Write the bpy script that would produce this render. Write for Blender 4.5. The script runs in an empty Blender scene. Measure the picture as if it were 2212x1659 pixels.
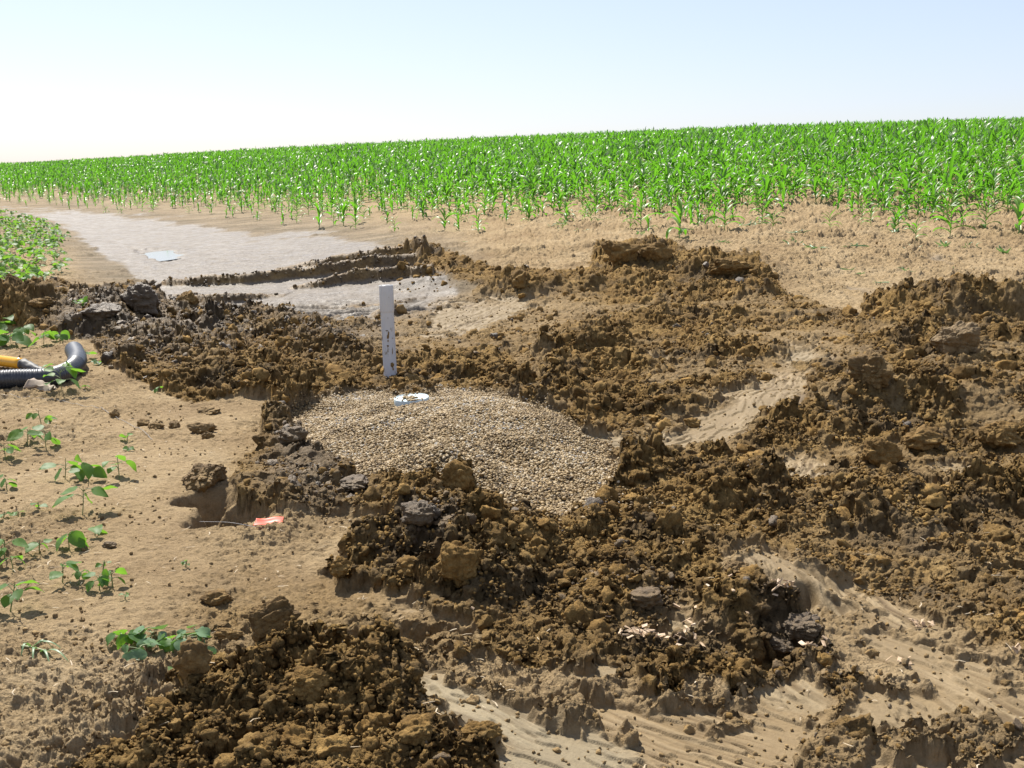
import bpy, math, numpy as np
from mathutils import Vector, Matrix, Euler

# ------------------------------------------------------------------ camera, sky, sun, exposure
SC = bpy.context.scene
W0, H0, F0 = 2212.0, 1659.0, 2372.0
HORIZON_V = 377.0
PITCH = math.atan((H0 / 2 - HORIZON_V) / F0)
EYE = 1.6
cam_d = bpy.data.cameras.new('camera')
cam = bpy.data.objects.new('camera', cam_d)
SC.collection.objects.link(cam)
cam.location = (0, 0, EYE)
cam.rotation_euler = (math.pi / 2 - PITCH, 0, 0)
cam_d.sensor_width = 36.0
cam_d.lens = 36.0 * F0 / W0
cam_d.clip_start = 0.05
cam_d.clip_end = 2000
SC.camera = cam

SUN_EL, SUN_AZ = math.radians(52), math.radians(-30)      # azimuth measured from +Y towards +X
world = bpy.data.worlds.new('World')
SC.world = world
world.use_nodes = True
wn = world.node_tree
bg = wn.nodes['Background']
sky = wn.nodes.new('ShaderNodeTexSky')
sky.sky_type = 'NISHITA'
sky.sun_disc = False
sky.sun_elevation = SUN_EL
sky.sun_rotation = SUN_AZ
sky.air_density = 1.0
sky.dust_density = .9
sky.ozone_density = 1.0
sky.altitude = 100
wb = wn.nodes.new('ShaderNodeMix'); wb.data_type = 'RGBA'; wb.blend_type = 'MULTIPLY'; wb.inputs[0].default_value = 1
wb.inputs[7].default_value = (.985, .955, 1.09, 1)            # camera white balance of the sky
wn.links.new(sky.outputs[0], wb.inputs[6]); hz = wn.nodes.new('ShaderNodeMix'); hz.data_type = 'RGBA'; hz.inputs[0].default_value = .36       # thin even summer haze
hz.inputs[7].default_value = (6.6, 7.25, 8.4, 1)
wn.links.new(wb.outputs[2], hz.inputs[6]); wn.links.new(hz.outputs[2], bg.inputs[0])
bg.inputs[1].default_value = 0.072
sd = bpy.data.lights.new('sun', 'SUN')
sd.energy = 5.0
sd.angle = math.radians(0.55)
sd.color = (1.0, 0.95, 0.86)
so = bpy.data.objects.new('sun', sd)
SC.collection.objects.link(so)
sdir = Vector((math.sin(SUN_AZ) * math.cos(SUN_EL), math.cos(SUN_AZ) * math.cos(SUN_EL), math.sin(SUN_EL)))
so.rotation_euler = sdir.to_track_quat('Z', 'Y').to_euler()
so.location = (-8, 10, 20)
SC.view_settings.view_transform = 'Standard'
SC.view_settings.look = 'None'
SC.view_settings.gamma = 1
SC.view_settings.exposure = 0.92

# ------------------------------------------------------------------ picture <-> ground mapping
CP, SP = math.cos(PITCH), math.sin(PITCH)
def ray(u, v):
    a = (np.asarray(u, float) - W0 / 2) / F0
    b = (H0 / 2 - np.asarray(v, float)) / F0
    y = CP + b * SP
    return a / y, (-SP + b * CP) / y          # X per metre of Y, Z per metre of Y
def project(x, y, z):
    zz = z - EYE
    d = y * CP - zz * SP
    up = y * SP + zz * CP
    d = np.maximum(d, 0.05)
    return W0 / 2 + F0 * x / d, H0 / 2 - F0 * up / d

TD = np.array([0, 8, 12, 16, 20, 30, 45, 60, 75, 90, 120, 200, 400], float)
TU = np.array([-500, 0, 550, 1106, 1660, 2212, 2800], float)
TT = (TU - W0 / 2) / F0 / CP
TZ = np.array([
    [0, 0, 0, 0, .02, .10, .30, .6, .9, 1.2, 1.5, 1.2, -6],
    [0, 0, 0, 0, .02, .12, .42, 1.0, 1.45, 1.8, 2.1, 1.5, -6],
    [0, 0, 0, 0, .02, .13, .9, 1.8, 2.65, 3.1, 3.1, 1.5, -8],
    [0, 0, .06, .2, .45, 1.1, 2.05, 2.85, 3.5, 3.9, 3.8, 2, -8],
    [0, .02, .15, .4, .72, 1.55, 2.65, 3.55, 4.2, 4.5, 4.4, 2, -8],
    [0, .04, .22, .5, .85, 1.8, 3.0, 3.95, 4.6, 4.95, 4.8, 2, -8],
    [0, .04, .22, .5, .85, 1.9, 3.3, 4.4, 5.2, 5.6, 5.5, 2, -8]])
_DG = np.exp(np.linspace(math.log(1.0), math.log(400), 320))
_TG = np.linspace(-1.3, 1.3, 160)
_tab = np.stack([np.interp(_DG, TD, r) for r in TZ])
_tab = np.stack([np.interp(_TG, TT, _tab[:, j]) for j in range(len(_DG))], 1)      # (t, D)
def _smooth(a, n, ax):
    k = np.hanning(n + 2)[1:-1]; k /= k.sum()
    p = np.pad(a, [(n // 2, n // 2) if i == ax else (0, 0) for i in range(a.ndim)], mode='edge')
    return np.apply_along_axis(lambda r: np.convolve(r, k, 'valid'), ax, p)
_tab = _smooth(_smooth(_tab, 15, 1), 21, 0)
def bil(tab, fi, fj):
    fi = np.clip(fi, 0, tab.shape[0] - 1.001); fj = np.clip(fj, 0, tab.shape[1] - 1.001)
    i = fi.astype(int); j = fj.astype(int); a = fi - i; b = fj - j
    return (tab[i, j] * (1 - a) * (1 - b) + tab[i + 1, j] * a * (1 - b) + tab[i, j + 1] * (1 - a) * b + tab[i + 1, j + 1] * a * b)
def zbase(x, y):
    x = np.asarray(x, float); y = np.maximum(np.asarray(y, float), 1.0)
    t = np.clip(x / y, -1.29, 1.29)
    fi = (t - _TG[0]) / (_TG[1] - _TG[0])
    fj = (np.log(y)) / (math.log(400)) * (len(_DG) - 1)
    return bil(_tab, fi, fj)

# ------------------------------------------------------------------ noise
def _h(ix, iy, iz, seed):
    n = (ix * 374761393 + iy * 668265263 + iz * 2147483647 + seed * 974634777) & 0xFFFFFFFF
    n = ((n ^ (n >> 13)) * 1274126177) & 0xFFFFFFFF
    n = ((n ^ (n >> 16)) * 2246822519) & 0xFFFFFFFF
    return ((n ^ (n >> 15)) & 0xFFFFFF) / float(0xFFFFFF)
def pn2(x, y, seed=0):
    ix = np.floor(x).astype(np.int64); iy = np.floor(y).astype(np.int64)
    fx = x - ix; fy = y - iy
    def g(dx, dy):
        a = _h(ix + dx, iy + dy, 7, seed) * 6.2831853
        return np.cos(a) * (fx - dx) + np.sin(a) * (fy - dy)
    ux = fx * fx * fx * (fx * (fx * 6 - 15) + 10); uy = fy * fy * fy * (fy * (fy * 6 - 15) + 10)
    a = g(0, 0) * (1 - ux) + g(1, 0) * ux
    b = g(0, 1) * (1 - ux) + g(1, 1) * ux
    return (a * (1 - uy) + b * uy) * 1.5
def fbm(x, y, oct=4, seed=0, gain=.5):
    s = 0; a = 1.0
    for k in range(oct):
        s = s + a * pn2(x * 2.03 ** k + 11.3 * k, y * 2.03 ** k + 5.7 * k, seed + k); a *= gain
    return s
def billow(x, y, oct=5, seed=0, gain=.55, lac=2.1):
    s = 0; a = 1.0; t = 0
    for k in range(oct):
        c, sn = math.cos(k * 1.1), math.sin(k * 1.1)
        xx = (x * c - y * sn) * lac ** k + 7.7 * k; yy = (x * sn + y * c) * lac ** k + 3.3 * k
        s = s + a * np.abs(pn2(xx, yy, seed + k)); t += a; a *= gain
    return s / t * 2.2
def vn3(p, seed=0):
    i = np.floor(p).astype(np.int64); f = p - i; f = f * f * (3 - 2 * f)
    r = 0
    for dx in (0, 1):
        for dy in (0, 1):
            for dz in (0, 1):
                w = (f[:, 0] if dx else 1 - f[:, 0]) * (f[:, 1] if dy else 1 - f[:, 1]) * (f[:, 2] if dz else 1 - f[:, 2])
                r = r + w * _h(i[:, 0] + dx, i[:, 1] + dy, i[:, 2] + dz, seed)
    return r * 2 - 1
def fbm3(p, oct=4, seed=0, gain=.55):
    s = 0; a = 1.0
    for k in range(oct):
        s = s + a * vn3(p * 2.07 ** k + 3.1 * k, seed + k); a *= gain
    return s
def worley(x, y, seed):
    ix = np.floor(x).astype(np.int64); iy = np.floor(y).astype(np.int64)
    best = np.full(x.shape, 9.0); hid = np.zeros(x.shape)
    for dx in (-1, 0, 1):
        for dy in (-1, 0, 1):
            cx = ix + dx; cy = iy + dy
            px = cx + .5 + (_h(cx, cy, 1, seed) - .5) * .9
            py = cy + .5 + (_h(cx, cy, 2, seed) - .5) * .9
            d = (px - x) ** 2 + (py - y) ** 2
            m = d < best
            best = np.where(m, d, best); hid = np.where(m, _h(cx, cy, 3, seed), hid)
    return np.sqrt(best), hid
def blocks_h(x, y, s, seed, tilt=.8, fill=.7):
    """a pile of tilted, broken blocks: the highest of the nine nearest slanted facets"""
    wx = x / s + .22 * pn2(x / s * 1.3, y / s * 1.3, seed + 50) + .10 * pn2(x / s * 4.3, y / s * 4.3, seed + 51)
    wy = y / s + .22 * pn2(x / s * 1.3, y / s * 1.3, seed + 52) + .10 * pn2(x / s * 4.3, y / s * 4.3, seed + 53)
    ix = np.floor(wx).astype(np.int64); iy = np.floor(wy).astype(np.int64)
    best = np.zeros(x.shape)
    for dx in (-1, 0, 1):
        for dy in (-1, 0, 1):
            cx = ix + dx; cy = iy + dy
            ex = wx - (cx + .5 + (_h(cx, cy, 1, seed) - .5) * .9); ey = wy - (cy + .5 + (_h(cx, cy, 2, seed) - .5) * .9)
            h0 = _h(cx, cy, 3, seed)
            a = 6.283 * _h(cx, cy, 4, seed); r = .42 + .28 * _h(cx, cy, 5, seed)
            an = .6 + .8 * _h(cx, cy, 8, seed)
            q = (ex * np.cos(a) + ey * np.sin(a)) * an; w = (-ex * np.sin(a) + ey * np.cos(a)) / an
            d = np.maximum(np.abs(q), np.abs(w)) * .55 + np.hypot(q, w) * .45
            top = .25 + .55 * h0 + tilt * ((_h(cx, cy, 6, seed) - .5) * q + (_h(cx, cy, 7, seed) - .5) * w) * 2
            f = top * np.clip((r - d) / .13, 0, 1) ** .8
            best = np.maximum(best, np.where(h0 > 1 - fill, f, 0))
    return best * s
def clods_h(x, y, s, seed, fill=.75):
    wx = x / s + .30 * pn2(x / s * 1.7, y / s * 1.7, seed + 40) + .14 * pn2(x / s * 4.1, y / s * 4.1, seed + 42)
    wy = y / s + .30 * pn2(x / s * 1.7, y / s * 1.7, seed + 41) + .14 * pn2(x / s * 4.1, y / s * 4.1, seed + 43)
    d, h = worley(wx, wy, seed)
    b = np.sqrt(np.clip(1 - (d / .60) ** 2, 0, 1))
    h = np.clip((h - (1 - fill)) / fill, 0, 1)
    return b * h * s

# ------------------------------------------------------------------ large relief: banks, mounds and hollows  (u, Y, rx, ry, height)
def X_of(u, Y): return (u - W0 / 2) / F0 * Y / CP * .985
MOUNDS = [
    (1370, 15.6, .45, .5, .34), (1500, 15.0, .9, .6, .18), (1620, 14.4, .5, .5, .16), (1330, 14.0, .8, .7, .10),
    (2110, 10.7, .75, .45, .26), (2260, 10.8, .9, .5, .27), (1950, 11.1, .35, .35, .20), (2060, 9.6, .7, .4, .12),
    (60, 11.5, .5, .32, .34), (-150, 11.6, .9, .4, .40), (280, 11.6, .42, .30, .30), (180, 11.1, .5, .3, .20), (330, 10.8, .3, .3, .12),
    (930, 14.6, .7, .3, .16), (1130, 13.6, .5, .3, .18), (1020, 14.2, .4, .3, .12),
    (1290, 9.4, .35, .16, .16), (1340, 9.9, .25, .18, .12), (1250, 9.0, .25, .14, .08),
    (960, 6.8, .70, .95, .15), (1110, 6.1, .60, .75, .11),
    (970, 5.55, .20, .22, .13), (900, 5.3, .3, .2, .07), (1100, 5.2, .3, .2, .05),
    (960, 4.55, .33, .25, .13), (1180, 4.6, .5, .3, .07), (1150, 4.2, .4, .2, .05),
    (660, 3.0, .30, .16, .03), (470, 3.1, .14, .10, .03), (900, 2.95, .3, .2, .03), (520, 2.8, .4, .2, .03), (800, 2.75, .3, .15, .03),
    (1900, 7.1, .30, .24, .20), (2020, 7.2, .25, .2, .12), (2170, 7.0, .3, .3, .20), (1720, 7.4, .5, .4, .10), (2150, 8.0, .5, .3, .08),
    (1700, 4.05, .22, .14, .11), (1790, 3.85, .14, .12, .09), (1650, 3.75, .2, .1, .07), (1550, 4.3, .4, .3, .05),
    (220, 9.6, .5, .4, .03), (270, 9.3, .16, .12, .12), (330, 8.7, .35, .15, .04), (640, 9.2, .6, .5, .05),
    (1860, 9.0, .5, .4, .06), (660, 7.0, .22, .2, .04), (600, 7.7, .2, .3, .0), (740, 5.6, .3, .15, .05),
]
PITS = [
    (446, 5.32, .15, .13, .20), (474, 5.06, .13, .15, .34), (1935, 6.5, .22, .15, .20), (415, 8.15, .26, .10, .13), (450, 8.05, .12, .08, .08),
    (1745, 3.78, .09, .06, .11), (500, 3.20, .10, .06, .10), (660, 3.15, .12, .06, .12), (1690, 3.47, .13, .05, .07), (2080, 6.4, .20, .12, .12),
    (640, 7.1, .3, .5, .05), (568, 7.4, .04, .35, .06), (1340, 8.75, .30, .15, .07), (860, 3.62, .25, .04, .06), (2090, 4.6, .2, .08, .05), (2150, 9.8, .4, .2, .06),
    (1350, 13.3, .5, .3, .07),
]
def zmacro(x, y):
    z = zbase(x, y)
    x = np.asarray(x, float); y = np.asarray(y, float)
    near = y < 20
    w = x + .12 * pn2(x * 3.1, y * 3.1, 90); k = y + .12 * pn2(x * 3.1, y * 3.1, 91)
    for (u, Y, rx, ry, h) in MOUNDS:
        q = ((w - X_of(u, Y)) / rx) ** 2 + ((k - Y) / ry) ** 2
        z = z + h * np.exp(-q ** 1.3)
    for (u, Y, rx, ry, h) in PITS:
        q = ((w - X_of(u, Y)) / rx) ** 2 + ((k - Y) / ry) ** 2
        z = z - h * np.exp(-q ** 2)
    return z

# ------------------------------------------------------------------ soil maps (polygons traced on the ground)
U0, U1, V0, V1, CELL = -1600, 3800, 300, 2700, 5.0
gu = np.arange(U0, U1, CELL); gv = np.arange(V0, V1, CELL)
GU, GV = np.meshgrid(gu, gv)
def poly_mask(poly, blur=2):
    p = np.array(poly, float); ins = np.zeros(GU.shape, bool)
    n = len(p)
    for i in range(n):
        x1, y1 = p[i]; x2, y2 = p[(i + 1) % n]
        if y1 == y2: continue
        c = ((y1 > GV) != (y2 > GV)) & (GU < (x2 - x1) * (GV - y1) / (y2 - y1) + x1)
        ins ^= c
    m = ins.astype(np.float32)
    for _ in range(2):
        if blur:
            m = _box(_box(m, blur, 0), blur, 1)
    return m
def _box(a, r, ax):
    k = 2 * r + 1
    p = np.pad(a, [(r + 1, r) if i == ax else (0, 0) for i in range(2)], mode='edge')
    c = np.cumsum(p, axis=ax, dtype=np.float64)
    return ((np.take(c, range(k, c.shape[ax]), ax) - np.take(c, range(0, c.shape[ax] - k), ax)) / k).astype(np.float32)
def sample(m, u, v): return bil(m, (v - V0) / CELL, (u - U0) / CELL)

m_churn = poly_mask([(880, 535), (960, 545), (1080, 590), (1270, 590), (1290, 530), (1430, 520), (1500, 560), (1640, 560), (1700, 640), (1850, 690),
    (1880, 650), (2000, 625), (2300, 610), (3800, 610), (3800, 1500), (2212, 1440), (2000, 1350), (1640, 1180), (1540, 1190), (1560, 1250), (1700, 1320), (1830, 1450),
    (1700, 1480), (1400, 1500), (1230, 1450), (1060, 1440), (920, 1440), (890, 1500), (920, 1560), (1060, 1590), (1090, 1640), (1110, 1720), (1200, 2700), (-600, 2700), (100, 1700),
    (300, 1600), (390, 1560), (375, 1475), (520, 1465), (640, 1450), (900, 1436), (1050, 1422), (1090, 1385), (900, 1335), (880, 1290), (700, 1270), (690, 1240), (760, 1190), (880, 1190), (860, 1120),
    (740, 1120), (500, 1120), (510, 1020), (560, 960), (590, 930), (600, 860), (400, 870), (330, 840), (220, 780), (215, 745), (120, 720), (0, 700),
    (-1600, 700), (-1600, 615), (0, 615), (150, 625), (230, 625), (300, 615), (350, 650), (440, 668), (640, 685), (800, 700), (1000, 660), (1040, 620), (940, 590), (870, 560)], 1)
m_churn = np.maximum(m_churn, .9 * poly_mask([(1480, 1520), (1850, 1480), (2212, 1560), (2700, 1760), (2700, 2300), (1900, 1850), (1640, 1620)], 3))
m_brown = poly_mask([(380, 1290), (560, 1250), (760, 1260), (1080, 1380), (1060, 1460), (700, 1470), (480, 1440), (420, 1350)], 9) + .8 * poly_mask([(480, 980), (620, 960), (860, 1060), (860, 1150), (640, 1150), (500, 1110)], 6)
m_soft = poly_mask([(850, 600), (960, 590), (1080, 640), (1300, 640), (1330, 700), (1000, 760), (860, 770), (700, 720), (840, 690)], 5)
m_half = poly_mask([(1600, 1150), (1900, 1120), (2400, 1180), (2400, 1500), (2000, 1400)], 8) + poly_mask([(1480, 1520), (1850, 1480), (2212, 1560), (2700, 1760), (2700, 2300), (1900, 1850), (1640, 1620)], 3) + poly_mask([(1690, 640), (1900, 700), (1880, 800), (1740, 800), (1560, 720)], 6) + poly_mask([(500, 970), (700, 970), (860, 1060), (860, 1140), (500, 1130)], 5)
m_wet = poly_mask([(-400, 440), (40, 452), (200, 460), (330, 470), (440, 490), (520, 508), (660, 500), (760, 520), (900, 548), (960, 590), (1000, 640), (900, 700), (800, 705), (640, 690),
    (430, 668), (360, 650), (290, 600), (250, 570), (190, 525), (120, 480), (0, 462), (-400, 450)], 2)
m_damp = poly_mask([(-400, 425), (200, 430), (700, 470), (980, 520), (1060, 620), (1000, 700), (400, 680), (180, 620), (160, 560), (100, 490), (-400, 470)], 8)
m_grey = poly_mask([(160, 620), (420, 650), (700, 690), (860, 700), (900, 760), (700, 760), (600, 720), (400, 780), (150, 740), (60, 690)], 8) + \
    poly_mask([(640, 890), (720, 980), (760, 1060), (680, 1110), (560, 1060), (600, 940)], 6) + poly_mask([(880, 1120), (1000, 1140), (980, 1200), (880, 1190)], 4) + \
    poly_mask([(1640, 1280), (1820, 1400), (2000, 1470), (1900, 1500), (1640, 1440)], 8) * .8 + poly_mask([(1360, 1240), (1500, 1290), (1480, 1330), (1330, 1310)], 5) * .7
SMEARS = [  # polygon, two picture points giving the streak direction, strength, paleness
    ([(905, 1440), (1000, 1470), (1060, 1500), (1140, 1530), (1290, 1580), (1440, 1700), (1700, 2000), (1150, 2300), (1100, 1650), (1080, 1590), (1000, 1570), (920, 1540)], (1000, 1480), (1420, 1659), 1., .9),
    ([(1140, 1510), (1400, 1530), (1700, 1510), (1850, 1600), (2212, 1700), (2600, 2300), (1500, 2300), (1440, 1700), (1290, 1580)], (1200, 1540), (1600, 1700), .66, .15),
    ([(1540, 1190), (1640, 1190), (1800, 1250), (2212, 1430), (3000, 1700), (3000, 2300), (2500, 1900), (2212, 1600), (2000, 1480), (1820, 1370), (1700, 1310), (1570, 1240)], (1560, 1190), (2212, 1530), .68, .25),
    ([(1880, 1480), (2100, 1520), (2400, 1650), (2600, 1900), (2100, 1700), (1800, 1560)], (1560, 1190), (2212, 1530), .55, .3),
    ([(1400, 970), (1500, 900), (1640, 815), (1760, 815), (1800, 830), (1700, 880), (1600, 940), (1500, 990), (1380, 1000)], (1420, 970), (1700, 825), .86, .3),
    ([(1280, 940), (1480, 930), (1400, 1000), (1330, 990)], (1420, 960), (1700, 880), .7, .6),
    ([(1680, 760), (1740, 745), (1810, 775), (1790, 795), (1700, 790)], (1420, 970), (1700, 825), .9, .6),
    ([(1380, 770), (1440, 765), (1450, 785), (1400, 790)], (1420, 970), (1700, 825), .8, .7),
    ([(1360, 1320), (1480, 1330), (1580, 1390), (1480, 1420), (1380, 1370)], (1400, 1330), (1560, 1400), .5, .5),
    ([(1180, 1450), (1300, 1420), (1420, 1470), (1300, 1500)], (1400, 1330), (1560, 1400), .6, .5),
    ([(1640, 1480), (1740, 1470), (1780, 1500), (1700, 1530), (1620, 1510)], (1400, 1330), (1560, 1400), .9, .5),
    ([(840, 1310), (980, 1330), (1000, 1350), (880, 1330)], (840, 1310), (1000, 1350), .9, .2),
    ([(940, 660), (1080, 640), (1200, 640), (1060, 720), (900, 740)], (850, 720), (1150, 620), .8, .45),
    ([(1640, 1000), (1760, 1000), (1820, 1030), (1700, 1040)], (1420, 970), (1700, 825), .7, .4),
    ([(2130, 1010), (2300, 1000), (2300, 1030), (2150, 1030)], (1420, 970), (1700, 825), .6, .4),
    ([(1850, 1000), (2100, 1000), (2130, 1060), (1900, 1070)], (1560, 1190), (2212, 1330), .35, .3),
]
sm_masks = [poly_mask(s[0], 2) for s in SMEARS]
m_smear = np.zeros_like(m_churn); m_pale = np.zeros_like(m_churn); m_sdx = np.zeros_like(m_churn); m_sdy = np.zeros_like(m_churn)
def ground_at(u, v, zf=None):
    zf = zf or zmacro
    t, s = ray(u, v)
    Y = np.exp(np.linspace(math.log(1.5), math.log(140), 1400))
    dz = EYE + Y * s - zf(t * Y, Y)
    i = int(np.argmax(dz < 0)) if (dz < 0).any() else len(Y) - 1
    Yh = Y[i]
    if i > 0 and dz[i] < 0: Yh = Y[i - 1] + (Y[i] - Y[i - 1]) * dz[i - 1] / (dz[i - 1] - dz[i])
    return float(t * Yh), float(Yh)
_dirs = []
for s, mk in zip(SMEARS, sm_masks):
    m_smear = np.maximum(m_smear, mk * s[3]); m_pale = np.maximum(m_pale, mk * s[4])
    a = ground_at(*s[1], zf=zbase); b = ground_at(*s[2], zf=zbase)
    _dirs.append(math.atan2(b[1] - a[1], b[0] - a[0]))
m_gravel = poly_mask([(610, 900), (700, 860), (800, 845), (850, 850), (900, 853), (940, 845), (1020, 842), (1090, 852), (1200, 890), (1290, 950), (1350, 1010), (1330, 1060), (1290, 1120), (1200, 1128),
    (1140, 1110), (1060, 1100), (1020, 1050), (985, 1030), (940, 1045), (880, 1040), (800, 1045), (750, 1020), (690, 975), (620, 935)], 1)
m_puddle = poly_mask([(278, 534), (300, 537), (330, 533), (352, 538), (374, 537), (380, 547), (412, 556), (380, 560), (392, 566), (345, 569), (335, 562), (312, 558), (318, 550), (296, 546)], 0)
m_puddle = _box(_box(m_puddle, 1, 0), 1, 1)
PUD = ground_at(345, 553, zf=zbase)
PUD_Z = float(zbase(PUD[0], PUD[1]))
# tractor ruts in the wet mud: crest line of each cut, in picture points, with its height in metres
RUTS = [
    ([(560, 590, 0), (640, 580, .06), (720, 572, .16), (800, 566, .20), (880, 560, .22), (940, 560, .16)],),
    ([(345, 612, 0), (362, 616, .10), (440, 616, .14), (520, 612, .15), (640, 600, .17), (740, 590, .20), (820, 580, .22), (900, 575, .2)],),
    ([(610, 628, 0), (700, 618, .12), (760, 608, .18), (850, 600, .20), (920, 596, .16)],),
    ([(352, 642, 0), (400, 652, .10), (470, 655, .12), (530, 650, .10), (600, 640, .02)],),
    ([(640, 676, 0), (740, 668, .03), (860, 660, .05), (900, 650, .02)],),
    ([(790, 694, 0), (815, 694, .10), (850, 688, .10), (880, 680, .03)],),
]
RUT_G = []
for (pts,) in RUTS:
    RUT_G.append(np.array([(*ground_at(u, v, zf=zbase), h) for u, v, h in pts]))
def ruts(x, y):
    z = np.zeros_like(x); face = np.zeros_like(x)
    for R in RUT_G:
        sel = (x > R[0, 0] - .1) & (x < R[-1, 0] + .1) & (y < 26) & (y > 8)
        if not sel.any(): continue
        xs = x[sel]; ys = y[sel]
        o = np.argsort(R[:, 0])
        yc = np.interp(xs, R[o, 0], R[o, 1]) + .10 * pn2(xs * 3.0, xs * 0 + R[0, 1], 301) 
        h = np.interp(xs, R[o, 0], R[o, 2]) * 1.05 * (1 + .3 * pn2(xs * 3, xs * 0, 303) + .08 * pn2(xs * 9, xs * 0, 305))
        d = ys - yc                                  # >0 behind the cut
        back = np.exp(-np.clip(d, 0, None) / .55)
        front = 1 / (1 + np.exp(-np.clip(d / .022, -40, 40)))
        z[sel] += h * front * back - h * .25 * np.exp(-((d + .25) / .25) ** 2)
        face[sel] = np.maximum(face[sel], np.where(d < .02, np.exp(-((d - .02) / .05) ** 2), np.exp(-((d - .02) / .12) ** 2)) * np.clip(h / .08, 0, 1))
    return z, face

def soil(x, y, zm):
    wx = x + .05 * fbm(x * 5, y * 5, 3, 200); wy = y + .09 * fbm(x * 5, y * 5, 3, 210)
    u, v = project(wx, wy, zm)
    g = lambda m: sample(m, u, v)
    churn = g(m_churn); smear = g(m_smear); wet = g(m_wet); grav = g(m_gravel)
    soft = np.clip(g(m_soft), 0, 1); half = np.clip(g(m_half), 0, 1)
    edge = np.clip((churn - .5 + .22 * fbm(x * 6, y * 6, 3, 240)) * 3.5 + .5, 0, 1)
    lite = np.clip((fbm(x * .95, y * .95, 4, 260, .6) - .12) * 3.5, 0, 1) * np.clip((v - 600) / 60, 0, 1) * np.clip((u - 700) / 300, 0.15, 1) * np.clip((5.2 - y) * -1.2 + .6, .35, 1)
    lite = np.maximum(lite, soft * .6) * edge
    churn = edge * (1 - .5 * soft) * (1 - .4 * half)
    smear = np.clip((smear / (1e-3 + np.maximum(smear, .01)) * 0 + smear), 0, 1)
    # crumbs still break through the smears
    br = np.clip(fbm(x * 3.4, y * 3.4, 4, 230, .65) * 1.9 + .38, 0, 1)
    sm = np.clip((smear * 1.5 - br * (1.25 - .5 * smear)) * 2.2, 0, 1)
    ins = np.clip(smear * 4, 0, 1)
    churn = np.maximum(churn, ins * .34) * (1 - sm)
    lite = np.maximum(lite, ins * .75)
    grav = np.clip((grav - .5 + .25 * fbm(x * 6, y * 6, 3, 250)) * 3 + .5, 0, 1)
    churn = churn * (1 - grav)
    wet = np.clip((wet - .5 + .35 * fbm(x * 1.1, y * .8, 4, 255, .6)) * 3.2 + .5, 0, 1)
    return dict(u=u, v=v, lite=lite, brown=np.clip(g(m_brown), 0, 1), churn=churn, smear=sm, wet=np.clip(wet, 0, 1) * (1 - churn), damp=g(m_damp), grey=np.clip(g(m_grey), 0, 1), pale=g(m_pale), gravel=grav, pud=g(m_puddle))

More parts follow.
